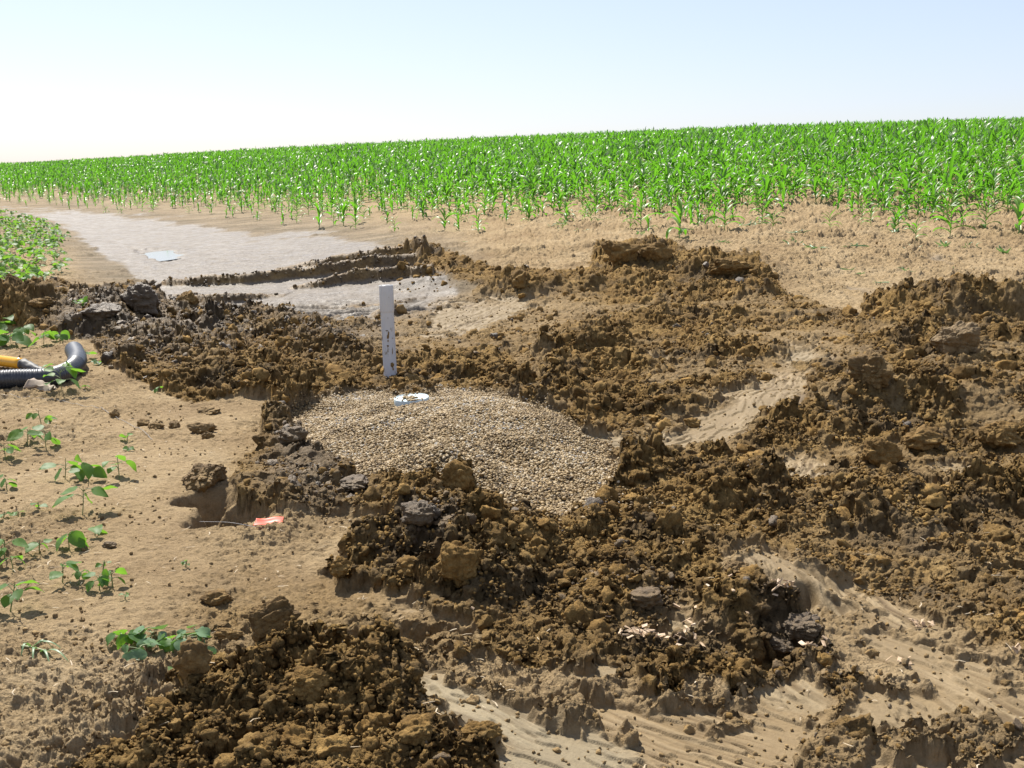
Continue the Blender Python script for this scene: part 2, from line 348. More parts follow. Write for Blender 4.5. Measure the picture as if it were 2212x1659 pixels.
def surface(x, y, full=False, fine=True):
    x = np.asarray(x, float); y = np.asarray(y, float)
    zm = zmacro(x, y)
    S = soil(x, y, zm)
    near = np.clip((26 - y) / 6, 0, 1)
    C = S['churn'] * near * (1 - .55 * S['lite'])
    z = zm.copy()
    var = fbm(x * 2.2, y * 2.2, 3, 400)
    # turned clods
    big = .55 + .45 * np.clip(fbm(x * .9, y * .9, 2, 20) + .4, 0, 1.4)
    lum = .45 + .75 * np.clip(fbm(x * 1.7, y * 1.7, 2, 25) + .5, 0, 1.2)
    wx = x + .03 * pn2(x * 13, y * 13, 26); wy = y + .03 * pn2(x * 13, y * 13, 27)
    c = blocks_h(wx, wy, .46, 1, .9, .40) * .23 + lum * (blocks_h(wx, wy, .24, 2, .9, .55) * .36 + blocks_h(wx, wy, .125, 3, .9, .65) * .42) + blocks_h(wx, wy, .064, 4, .8, .75) * .40
    c = c + .045 * fbm(x * 2.3, y * 2.3, 3, 30) + .040 * lum * billow(wx * 7, wy * 7, 5, 33, .58)
    if fine: c = c + clods_h(wx, wy, .030, 5, .9) * .30 + .008 * billow(x * 60, y * 60, 3, 37, .6)
    z = z + C * big * c
    # dry crusted soil: shallow flakes and small crumbs, longer across than deep
    D = np.clip(1 - C - S['wet'] - S['gravel'] - S['smear'], 0, 1) * np.clip((60 - y) / 40, 0, 1)
    rough = .15 * np.clip((y - 8.5) / 2, 0, 1) * np.clip(x / 2, 0, 1) + np.clip(.4 + .9 * fbm(x * .8, y * .8, 2, 50), .18, 1.3) + np.clip((y - 9) / 8, 0, 1.6) * np.clip((x / y + .15) * 6, 0.1, 1) + .8 * np.clip((3.8 - y) / .9, 0, 1)
    fx = x * 14; fy = y * 17
    fl = .013 * billow(fx * .8, fy, 5, 60, .62) + clods_h(x, y * 1.2, .045, 8, .3) * .18 + clods_h(x, y * 1.2, .022, 9, .4) * .22
    fl = fl + .008 * np.clip((fbm(x * 9, y * 16, 4, 62, .6) - .05) * 14, 0, 1) * np.clip(fbm(x * 2, y * 2, 2, 63) + .4, 0, 1)
    fl = fl + np.clip(fbm(x * 3.3, y * 4.0, 4, 64, .6) - .15, 0, 1) * .022
    z = z + D * rough * 1.9 * fl + D * .012 * fbm(x * 1.6, y * 1.6, 3, 66)
    # smears and wet mud
    for s, a in zip(SMEARS, _dirs):
        pass
    str_v = np.zeros_like(z)
    if (S['smear'] > .01).any():
        u, v = S['u'], S['v']
        for (s, a, mk) in zip(SMEARS, _dirs, sm_masks):
            w = np.clip(sample(mk, u, v) * 2, 0, 1)
            idx = w > .02
            if not idx.any(): continue
            xx = x[idx]; yy = y[idx]
            bend = a + .12 * pn2(xx * .8, yy * .8, 70)
            al = xx * np.cos(a) + yy * np.sin(a); ac = -xx * np.sin(a) + yy * np.cos(a)
            ac = ac + .09 * pn2(al * 1.3, ac * 1.3, 71) + .015 * pn2(al * 6, ac * 6, 78)
            st = fbm(al * 1.6, ac * 30, 4, 72, .7) * np.clip(.5 + 1.2 * fbm(xx * 2.2, yy * 2.2, 2, 77), .1, 1.3)
            str_v[idx] += st * w[idx]
            z[idx] += S['smear'][idx] * w[idx] * (st * .0045 + .010 * np.clip((fbm(al * 4, ac * 16, 3, 75) - .1) * 8, 0, 1))
    z = z - S['smear'] * .008
    wv = fbm(x * 1.5, y * 9, 3, 80)
    Wm = S['wet'] * near
    flat_far = np.clip(1 - (y - 16) / 8, 0, 1)
    z = z + Wm * (.005 * wv + .006 * fbm(x * 14, y * 14, 3, 84) + .007 * billow(x * 18, y * 22, 4, 85, .65))
    # long scraped grooves on the near side of the wet mud
    gr = np.clip((S['v'] - 640) / 30, 0, 1) * np.clip((S['u'] - 420) / 100, 0, 1) * np.clip(S['wet'] + S['smear'] * 0, 0, 1)
    al = x * .93 + y * .36; ac = -x * .36 + y * .93
    z = z + gr * (.055 * fbm(al * .7, ac * 4.2, 3, 86) + .022 * fbm(al * 1.6, ac * 14, 3, 88) + .02 * np.clip(fbm(al * 3, ac * 7, 3, 98) * 4 - 1, 0, 1))
    rz, face = ruts(x, y)
    z = z + rz + face * (.03 * billow(x * 12, y * 12, 4, 89) - .02)
    # gravel bed
    z = z + S['gravel'] * (.012 * fbm(x * 5, y * 5, 3, 92) + .005 * fbm(x * 60, y * 60, 2, 93))
    # puddle basin
    p = np.clip((S['pud'] - .42 + .45 * fbm(x * 2.2, y * 1.2, 3, 96)) * 4, 0, 1) * (S['pud'] > .02)
    bas = np.exp(-(((x - PUD[0]) / 1.1) ** 2 + ((y - PUD[1]) / 2.9) ** 2) ** 3)
    z = z * (1 - bas) + bas * (PUD_Z + .012 + .012 * fbm(x * 4, y * 3, 3, 95))
    z = z - p * .03
    if full:
        S.update(face=face, var=var, streak=str_v, churn=np.maximum(np.maximum(S['churn'], .42 * S['brown'] * (1 - S['gravel'])), np.clip(face * 1.6, 0, 1)), grey=np.maximum(S['grey'], .5 * face))
        return z, S
    return z
def zg(x, y): return float(surface(np.array([x]), np.array([y]))[0])
def ground_pt(u, v):
    x, y = ground_at(u, v); return x, y, zg(x, y)

# ------------------------------------------------------------------ helpers: meshes, materials, tags
COL = SC.collection
def mesh_np(name, verts, faces, mat=None, smooth=False, attrs=None):
    """faces: (n,k) int array or list of such arrays"""
    me = bpy.data.meshes.new(name)
    verts = np.asarray(verts, np.float32)
    fl = faces if isinstance(faces, list) else [faces]
    fl = [np.asarray(f, np.int32) for f in fl if len(f)]
    loops = np.concatenate([f.ravel() for f in fl])
    tot = np.concatenate([np.full(len(f), f.shape[1], np.int32) for f in fl])
    start = np.concatenate([[0], np.cumsum(tot)[:-1]]).astype(np.int32)
    me.vertices.add(len(verts)); me.vertices.foreach_set('co', verts.ravel())
    me.loops.add(len(loops)); me.loops.foreach_set('vertex_index', loops)
    me.polygons.add(len(tot)); me.polygons.foreach_set('loop_start', start)
    me.polygons.foreach_set('use_smooth', np.full(len(tot), smooth, bool))
    for k, a in (attrs or {}).items():
        at = me.attributes.new(k, 'FLOAT', 'POINT'); at.data.foreach_set('value', np.asarray(a, np.float32))
    me.update(calc_edges=True)
    if mat: me.materials.append(mat)
    return me
def link(name, me, parent=None, loc=(0, 0, 0), rot=(0, 0, 0), label=None, cat=None, group=None, kind=None, scale=None):
    o = bpy.data.objects.new(name, me); COL.objects.link(o)
    o.location = loc; o.rotation_euler = rot
    if scale: o.scale = scale
    if parent: o.parent = parent
    if label: o['label'] = label
    if cat: o['category'] = cat
    if group: o['group'] = group
    if kind: o['kind'] = kind
    return o
def empty(name, loc, label, cat, rz=0, group=None):
    return link(name, None, None, loc, (0, 0, rz), label, cat, group)

class NT:
    def __init__(s, name):
        s.m = bpy.data.materials.new(name); s.m.use_nodes = True; s.t = s.m.node_tree
        s.b = s.t.nodes['Principled BSDF']; s.out = s.t.nodes['Material Output']
    def n(s, typ, **kw):
        x = s.t.nodes.new(typ)
        for k, v in kw.items(): setattr(x, k, v)
        return x
    def l(s, a, b): s.t.links.new(a, b)
    def attr(s, name): return s.n('ShaderNodeAttribute', attribute_name=name).outputs['Fac']
    def coord(s): 
        if not hasattr(s, '_c'): s._c = s.n('ShaderNodeTexCoord').outputs['Object']
        return s._c
    def noise(s, scale, detail=4, rough=.6, vec=None, out=0, dist=0):
        x = s.n('ShaderNodeTexNoise'); x.inputs['Scale'].default_value = scale; x.inputs['Detail'].default_value = detail
        x.inputs['Roughness'].default_value = rough; x.inputs['Distortion'].default_value = dist
        s.l(vec or s.coord(), x.inputs['Vector']); return x.outputs[out]
    def ramp(s, fac, stops):
        r = s.n('ShaderNodeValToRGB'); el = r.color_ramp.elements
        while len(el) < len(stops): el.new(.5)
        for e, (p, c) in zip(el, stops):
            e.position = p; e.color = (*c, 1) if len(c) == 3 else c
        s.l(fac, r.inputs[0]); return r.outputs[0]
    def mix(s, fac, a, b, mode='MIX'):
        m = s.n('ShaderNodeMix', data_type='RGBA', blend_type=mode)
        for inp, val in ((m.inputs[0], fac), (m.inputs[6], a), (m.inputs[7], b)):
            if hasattr(val, 'links') or isinstance(val, bpy.types.NodeSocket): s.l(val, inp)
            else: inp.default_value = val if isinstance(val, (int, float)) else (*val, 1)
        return m.outputs[2]
    def math(s, op, a, b=0.5, clamp=False):
        m = s.n('ShaderNodeMath', operation=op, use_clamp=clamp)
        for inp, val in ((m.inputs[0], a), (m.inputs[1], b)):
            if isinstance(val, bpy.types.NodeSocket): s.l(val, inp)
            else: inp.default_value = val
        return m.outputs[0]
    def bump(s, h, strength, dist, base=None):
        b = s.n('ShaderNodeBump'); b.inputs['Strength'].default_value = strength; b.inputs['Distance'].default_value = dist
        s.l(h, b.inputs['Height'])
        if base: s.l(base, b.inputs['Normal'])
        s.l(b.outputs[0], s.b.inputs['Normal']); return b.outputs[0]

OCHRE_A, OCHRE_B, OCHRE_C = (.25, .150, .048), (.49, .32, .118), (.088, .052, .020)
GREY_A, GREY_B = (.076, .052, .030), (.16, .118, .074)
def soil_colour(s, var=None):
    n1 = s.noise(3.0, 5, .6); n2 = s.noise(28, 5, .65); n3 = s.noise(140, 3, .6)
    a = s.ramp(n1, [(.30, OCHRE_C), (.48, OCHRE_A), (.66, OCHRE_B)])
    b = s.ramp(n2, [(.32, OCHRE_C), (.50, OCHRE_A), (.70, (.49, .325, .125))])
    c = s.mix(.55, a, b)
    v = s.ramp(n3, [(.3, (.72, .72, .72)), (.7, (1.25, 1.25, 1.25))])
    return s.mix(.8, c, v, 'MULTIPLY')
def mat_clod(name, tint_attr=True, grey=None):
    s = NT(name)
    c = soil_colour(s)
    g = s.ramp(s.noise(16, 5, .65), [(.3, GREY_A), (.7, GREY_B)])
    t = s.attr('tint')
    dry = s.ramp(s.noise(40, 4, .6), [(.3, (.30, .205, .10)), (.7, (.44, .32, .17))])
    gf = s.attr('grey')
    c = s.mix(gf, c, g)
    c = s.mix(s.attr('dry'), c, dry)
    tv = s.ramp(t, [(0, (.62, .62, .64)), (1, (1.38, 1.34, 1.25))])
    c = s.mix(1.0, c, tv, 'MULTIPLY')
    s.l(c, s.b.inputs['Base Color'])
    r = s.ramp(gf, [(0, (.93,) * 3), (.55, (.62,) * 3), (1, (.46,) * 3)])
    s.l(r, s.b.inputs['Roughness'])
    s.l(s.mix(gf, (.14,) * 3, (.45,) * 3), s.b.inputs['Specular IOR Level'])
    h = s.math('ADD', s.noise(55, 6, .7), s.math('MULTIPLY', s.noise(220, 3, .6), .4))
    s.bump(h, .75, .012)
    return s.m

# ------------------------------------------------------------------ ground material
def mat_ground():
    s = NT('soil_ground')
    churn, smear, wet, damp, grey, pale, grav, streak = [s.attr(k) for k in ('churn', 'smear', 'wet', 'damp', 'grey', 'pale', 'gravel', 'streak')]
    dn = s.noise(1.1, 6, .62); dn2 = s.noise(22, 6, .7); dn3 = s.noise(120, 4, .65)
    dry = s.ramp(dn, [(.30, (.32, .220, .115)), (.52, (.44, .318, .174)), (.72, (.53, .402, .238))])
    dryf = s.ramp(dn2, [(.30, (.55, .52, .47)), (.48, (.98, .98, .98)), (.75, (1.18, 1.17, 1.14))])
    dry = s.mix(.85, dry, dryf, 'MULTIPLY')
    dry = s.mix(.6, dry, s.ramp(dn3, [(.3, (.7, .7, .7)), (.7, (1.2, 1.2, 1.2))]), 'MULTIPLY')
    far = s.ramp(s.noise(.9, 5, .65), [(.3, (.27, .185, .11)), (.7, (.42, .295, .18))])
    c = dry
    dampc = s.ramp(s.noise(.8, 5, .6, vec=None), [(.35, (.25, .195, .13)), (.65, (.35, .28, .19))])
    c = s.mix(damp, c, dampc)
    wetc = s.ramp(s.noise(2.2, 5, .6), [(.3, (.160, .130, .098)), (.7, (.230, .194, .152))])
    mp = s.n('ShaderNodeMapping'); mp.inputs['Scale'].default_value = (.55, 2.6, 1); mp.inputs['Rotation'].default_value = (0, 0, -.25); s.l(s.coord(), mp.inputs[0])
    silt = s.ramp(s.noise(1.0, 6, .65, vec=mp.outputs[0]), [(.46, (0,) * 3), (.60, (.85,) * 3)])
    c = s.mix(s.math('MULTIPLY', silt, s.math('SUBTRACT', damp, s.math('MULTIPLY', wet, .55), True)), c, (.15, .12, .075))
    wetc = s.mix(.7, wetc, s.ramp(s.noise(9, 6, .75), [(.35, (.62, .60, .56)), (.5, (1, 1, 1)), (.66, (1.45, 1.45, 1.45))]), 'MULTIPLY')
    c = s.mix(wet, c, wetc)
    ch = soil_colour(s)
    gr = s.ramp(s.noise(16, 5, .65), [(.3, GREY_A), (.7, GREY_B)])
    ch = s.mix(s.ramp(s.noise(1.6, 5, .6), [(.50, (0,) * 3), (.62, (.75,) * 3)]), ch, s.ramp(s.noise(19, 5, .65), [(.3, (.075, .052, .030)), (.7, (.16, .115, .065))]))
    ch = s.mix(s.math('MULTIPLY', s.attr('lite'), .8), ch, s.ramp(s.noise(24, 5, .65), [(.32, (.17, .108, .048)), (.62, (.38, .268, .135))]))
    ch = s.mix(s.math('MULTIPLY', grey, s.ramp(s.noise(3.5, 4, .6), [(.35, (.35,) * 3), (.6, (1,) * 3)])), ch, gr)
    c = s.mix(s.math('MULTIPLY', churn, 1.25, True), c, ch)
    smc = s.ramp(s.math('ADD', s.math('MULTIPLY', streak, .5), .5), [(.2, (.15, .095, .042)), (.45, (.26, .178, .086)), (.75, (.36, .26, .14))])
    smp = s.ramp(s.math('ADD', s.math('MULTIPLY', streak, .5), .5), [(.2, (.22, .17, .10)), (.6, (.33, .27, .17))])
    sm = s.mix(pale, smc, smp)
    sm = s.mix(.4, sm, s.ramp(s.noise(60, 4, .7), [(.35, (.7, .7, .7)), (.6, (1.1, 1.1, 1.1))]), 'MULTIPLY')
    c = s.mix(smear, c, sm)
    gc = s.ramp(s.noise(90, 2, .5), [(.35, (.06, .045, .028)), (.65, (.24, .185, .115))])
    c = s.mix(grav, c, gc)
    s.l(c, s.b.inputs['Base Color'])
    r = s.mix(wet, (.92,) * 3, s.ramp(s.noise(5, 5, .7), [(.38, (.42,) * 3), (.62, (.70,) * 3)]))
    r = s.mix(s.math('MULTIPLY', grey, churn), r, (.5,) * 3)
    r = s.mix(smear, r, (.62,) * 3)
    s.l(r, s.b.inputs['Roughness'])
    s.l(s.mix(s.math('MAXIMUM', wet, s.math('MULTIPLY', grey, churn)), (.14,) * 3, (.20,) * 3), s.b.inputs['Specular IOR Level'])
    h = s.math('ADD', s.noise(38, 7, .72), s.math('MULTIPLY', s.noise(170, 4, .65), .45))
    amp = s.math('SUBTRACT', 1.0, s.math('ADD', s.math('MULTIPLY', wet, .6), s.math('MULTIPLY', smear, .75), True))
    s.bump(s.math('MULTIPLY', h, amp), .9, .022)
    return s.m

# ------------------------------------------------------------------ ground sheet
def build_ground():
    tc = np.linspace(-.53, .53, 1020)
    tl = -.53 - (np.linspace(0, 1, 90)[1:] ** 1.6) * .75
    t = np.concatenate([tl[::-1], tc, -tl])
    yn = np.exp(np.concatenate([np.arange(math.log(1.55), math.log(2.4), .0025), np.arange(math.log(2.4), math.log(9.5), .00128), np.arange(math.log(9.5), math.log(13.0), .00165)]))
    ym = np.concatenate([np.exp(np.arange(math.log(13.0), math.log(18.5), .0016))[1:], np.exp(np.arange(math.log(18.5), math.log(26), .0035))[1:]])
    yf = np.exp(np.arange(math.log(26), math.log(400), .011))
    y = np.concatenate([yn, ym, yf])
    T, Y = np.meshgrid(t, y)
    X = T * Y
    sh = X.shape
    Z = np.empty(sh); A = {k: np.empty(sh, np.float32) for k in ('churn', 'smear', 'wet', 'damp', 'grey', 'pale', 'gravel', 'streak', 'lite', 'face')}
    for i in range(0, sh[0], 200):
        z, S = surface(X[i:i + 200].ravel(), Y[i:i + 200].ravel(), full=True)
        Z[i:i + 200] = z.reshape(-1, sh[1])
        for k in A: A[k][i:i + 200] = S[k].reshape(-1, sh[1])
    c = A['churn'] * np.clip((16 - Y) / 3, 0, 1)
    X = X + c * (.010 * pn2(X * 22, Y * 22, 501) + .014 * pn2(X * 9, Y * 9, 503))
    Yd = Y - c * (.016 * pn2(X * 24, Y * 24, 502) + .02 * pn2(X * 9, Y * 9, 504))
    # push the surface out along its normal with a 3-D noise, so that steep faces crumble too
    P = np.stack([X, Yd, Z], 2)
    k = int(np.searchsorted(y, 19))
    Q = P[:k]
    du = np.gradient(Q, axis=1); dv = np.gradient(Q, axis=0)
    N = np.cross(du, dv); N /= np.linalg.norm(N, axis=2)[..., None] + 1e-9
    amp = (A['churn'][:k] * (1 - .5 * A['lite'][:k]) * .036 + (1 - A['churn'][:k]) * (1 - A['wet'][:k]) * (1 - A['gravel'][:k]) * (1 - A['smear'][:k]) * .008 + A['face'][:k] * .006)
    amp = amp * (1 - .75 * np.clip(A['face'][:k] * 1.5, 0, 1))
    steep = np.clip(1.25 - N[..., 2], .35, 1)
    q3 = Q.reshape(-1, 3)
    b = np.zeros(len(q3)); a_ = 1.0
    for o in range(5):
        b += a_ * np.abs(vn3(q3 * (17 * 2.1 ** o) + 5.3 * o, 601 + o)); a_ *= .6
    P[:k] += N * ((b.reshape(k, -1) - .9) * amp * (.5 + steep))[..., None]
    V = P.reshape(-1, 3)
    n, m = sh
    a = (np.arange(n - 1)[:, None] * m + np.arange(m - 1)[None]).ravel()
    Fq = np.stack([a, a + 1, a + m + 1, a + m], 1)
    me = mesh_np('ground', V, Fq, mat_ground(), True, {k: v.ravel() for k, v in A.items()})
    link('ground', me, kind='structure')
build_ground()

# ------------------------------------------------------------------ puddle
def mat_water():
    s = NT('puddle_water')
    s.b.inputs['Base Color'].default_value = (.16, .15, .13, 1)
    s.b.inputs['Roughness'].default_value = .07
    s.b.inputs['IOR'].default_value = 1.4
    s.b.inputs['Specular IOR Level'].default_value = 1.0
    return s.m
wv = []
for k in range(48):
    a = k / 48 * 2 * math.pi
    wv.append((PUD[0] + .62 * math.cos(a), PUD[1] + 1.85 * math.sin(a), PUD_Z + .001))
wv.append((PUD[0], PUD[1], PUD_Z + .001))
link('puddle', mesh_np('puddle', wv, np.array([(48, k, (k + 1) % 48) for k in range(48)]), mat_water(), True), kind='structure')

# ------------------------------------------------------------------ clods
_ICO = {}
def ico(level):
    if level in _ICO: return _ICO[level]
    import bmesh
    bm = bmesh.new(); bmesh.ops.create_icosphere(bm, subdivisions=level, radius=1.0)
    v = np.array([x.co[:] for x in bm.verts]); f = np.array([[q.index for q in p.verts] for p in bm.faces]); bm.free()
    _ICO[level] = (v, f); return _ICO[level]
def clod_shape(level, seed, cuts=6, rough=.3, flat=.8, crag=1.0):
    rng = np.random.default_rng(seed)
    v, f = ico(level); v = v.copy()
    v *= (1 + .30 * fbm3(v * 1.3 + seed * 3.7, 2, seed))[:, None]
    for _ in range(cuts):
        n = rng.normal(size=3); n /= np.linalg.norm(n)
        d = rng.uniform(.5, .85); q = v @ n
        v -= np.outer(np.clip(q - d, 0, None) * .9, n)
    if level >= 2:
        nrm = v / np.linalg.norm(v, axis=1)[:, None]
        o = {2: 2, 3: 3, 4: 4, 5: 4, 6: 5}[level]
        b = 0; am = 1.0
        for k in range(o):
            b = b + am * np.abs(vn3(v * (2.3 * 2.05 ** k) + seed * 1.7 + k, seed + 9 + k)); am *= .55
        v += nrm * (rough * crag * (b - .6))[:, None] * 1.05
    v *= np.array([rng.uniform(.85, 1.2), rng.uniform(.6, 1.05), flat * rng.uniform(.65, 1.1)])
    v /= np.abs(v[:, :2]).max()
    return v, f
def scatter(shapes, P, R, rng, tilt=.8):
    """copies of shapes (list of (v,f)) at points P with radius R -> verts, faces, index of copy per vertex"""
    VV = []; FF = []; II = []; off = 0
    n = len(P); which = rng.integers(0, len(shapes), n)
    for k, (v, f) in enumerate(shapes):
        idx = np.nonzero(which == k)[0]
        if not len(idx): continue
        m = len(idx)
        a = rng.uniform(0, 2 * math.pi, m); b = rng.normal(0, tilt, m); c = rng.normal(0, tilt, m)
        ca, sa, cb, sb, cc, sc_ = np.cos(a), np.sin(a), np.cos(b), np.sin(b), np.cos(c), np.sin(c)
        Rm = np.empty((m, 3, 3))
        Rm[:, 0, 0] = ca * cb; Rm[:, 0, 1] = ca * sb * sc_ - sa * cc; Rm[:, 0, 2] = ca * sb * cc + sa * sc_
        Rm[:, 1, 0] = sa * cb; Rm[:, 1, 1] = sa * sb * sc_ + ca * cc; Rm[:, 1, 2] = sa * sb * cc - ca * sc_
        Rm[:, 2, 0] = -sb; Rm[:, 2, 1] = cb * sc_; Rm[:, 2, 2] = cb * cc
        q = np.einsum('nij,vj->nvi', Rm, v) * R[idx][:, None, None] + P[idx][:, None, :]
        VV.append(q.reshape(-1, 3)); FF.append((f[None] + (np.arange(m) * len(v))[:, None, None] + off).reshape(-1, 3))
        II.append(np.repeat(idx, len(v))); off += m * len(v)
    return np.concatenate(VV), np.concatenate(FF), np.concatenate(II)
M_CLOD = mat_clod('turned_clod')
def px_size(R, Y): return 2 * R / Y * 1098

def clod_field():
    rng = np.random.default_rng(5)
    packs = []
    for (n, r0, r1, ymax, sink) in ((36000, .0045, .010, 6.5, .3), (105000, .006, .015, 15, .4), (14000, .015, .034, 17, .6), (5500, .030, .075, 17, .65), (900, .06, .11, 17, .7)):
        y = np.sqrt(rng.uniform(1.8 ** 2, ymax ** 2, n)); t = rng.uniform(-.62, .62, n); x = t * y
        zm = zmacro(x, y); S = soil(x, y, zm)
        dens = S['churn'] * (1 - .5 * S['lite']) * np.clip(.45 + 1.5 * fbm(x * 1.9, y * 1.9, 4, 700, .6), .06, 1) * 1.15
        if r1 <= .04: dens = np.maximum(dens, .10 * S['smear'] * (r1 < .03))
        if r1 <= .04:
            drycl = np.clip(fbm(x * 1.1, y * 1.1, 3, 710) * 1.4 - .25, 0, 1) * (1 - S['wet']) * (1 - S['gravel'])
            dens = np.maximum(dens, .035 * S['gravel'] * (r1 < .03))
            dens = np.maximum(dens, (.10 if r1 < .03 else .02) * (.3 + drycl * 2) * (1 - S['wet']) * (1 - S['gravel']))
            dens = np.maximum(dens, (.22 if r1 < .03 else .05) * np.clip((3.6 - y) / .8, 0, 1))
        r = r0 * (r1 / r0) ** rng.uniform(0, 1, n) ** 1.5
        keep = (rng.uniform(0, 1, n) < dens) & (px_size(r, y) > 1.3)
        x, y, r = x[keep], y[keep], r[keep]; S = {k: v[keep] for k, v in S.items()}
        z = surface(x, y)
        packs.append((x, y, z + r * (.55 - sink), r, S))
    for R_ in RUT_G:                                   # crumbs along the crests and feet of the cuts
        n = int(60 * abs(R_[-1, 0] - R_[0, 0])); x = rng.uniform(R_[0, 0], R_[-1, 0], n)
        hh = np.interp(x, R_[:, 0], R_[:, 2]); y = np.interp(x, R_[:, 0], R_[:, 1]) + rng.normal(.03, .06, n)
        k = rng.uniform(0, 1, n) < hh / .12; x, y = x[k], y[k]; r = .010 * 4 ** (rng.uniform(0, 1, len(x)) ** 1.8)
        S = soil(x, y, zmacro(x, y)); S['churn'] = np.ones(len(x)); S['grey'] = np.full(len(x), 1.1)
        packs.append((x, y, surface(x, y) + r * .1, r, S))
    n = 260; x = rng.uniform(0, 1, n); uu = 860 + 130 * x; vv = 545 + rng.uniform(0, 90, n)
    g_ = np.array([ground_at(a, b, zf=zbase) for a, b in zip(uu, vv)]); x, y = g_[:, 0], g_[:, 1]; r = .015 * 5 ** (rng.uniform(0, 1, n) ** 2)
    S = soil(x, y, zmacro(x, y)); S['churn'] = np.ones(n); packs.append((x, y, surface(x, y) + r * .1, r, S))
    x = np.concatenate([p[0] for p in packs]); y = np.concatenate([p[1] for p in packs]); z = np.concatenate([p[2] for p in packs]); r = np.concatenate([p[3] for p in packs])
    churn = np.concatenate([p[4]['churn'] for p in packs]); gy = np.concatenate([p[4]['grey'] for p in packs]); wet = np.concatenate([p[4]['wet'] for p in packs])
    P = np.stack([x, y, z], 1); s = px_size(r, y)
    Vs = []; Fs = []; T = []; G = []; Dr = []; off = 0
    tint = np.clip(rng.normal(.5, .22, len(x)), 0, 1)
    grey = np.clip((rng.uniform(0, 1, len(x)) < (gy * .75 + .02)) * rng.uniform(.5, 1, len(x)), 0, 1)
    dry = np.clip(1 - churn * 1.6, 0, 1) * np.clip(rng.uniform(.55, 1.3, len(x)), 0, 1)
    for lvl, lo, hi, nv in ((1, 0, 5, 16), (2, 5, 13, 24), (3, 13, 34, 24), (4, 34, 900, 20)):
        m = (s >= lo) & (s < hi)
        if not m.any(): continue
        shp = [clod_shape(lvl, 1000 + 50 * lvl + k, 5, .38) for k in range(nv)]
        v, f, i = scatter(shp, P[m], r[m], rng)
        Vs.append(v); Fs.append(f + off); off += len(v)
        T.append(tint[m][i]); G.append(grey[m][i]); Dr.append(dry[m][i])
        print('clods level', lvl, m.sum(), len(f))
    me = mesh_np('loose_clods', np.concatenate(Vs), np.concatenate(Fs), M_CLOD, True, dict(tint=np.concatenate(T), grey=np.concatenate(G), dry=np.concatenate(Dr)))
    link('loose_dirt', me, kind='stuff', label='loose crumbs and small clods of turned brown soil', cat='dirt')
clod_field()

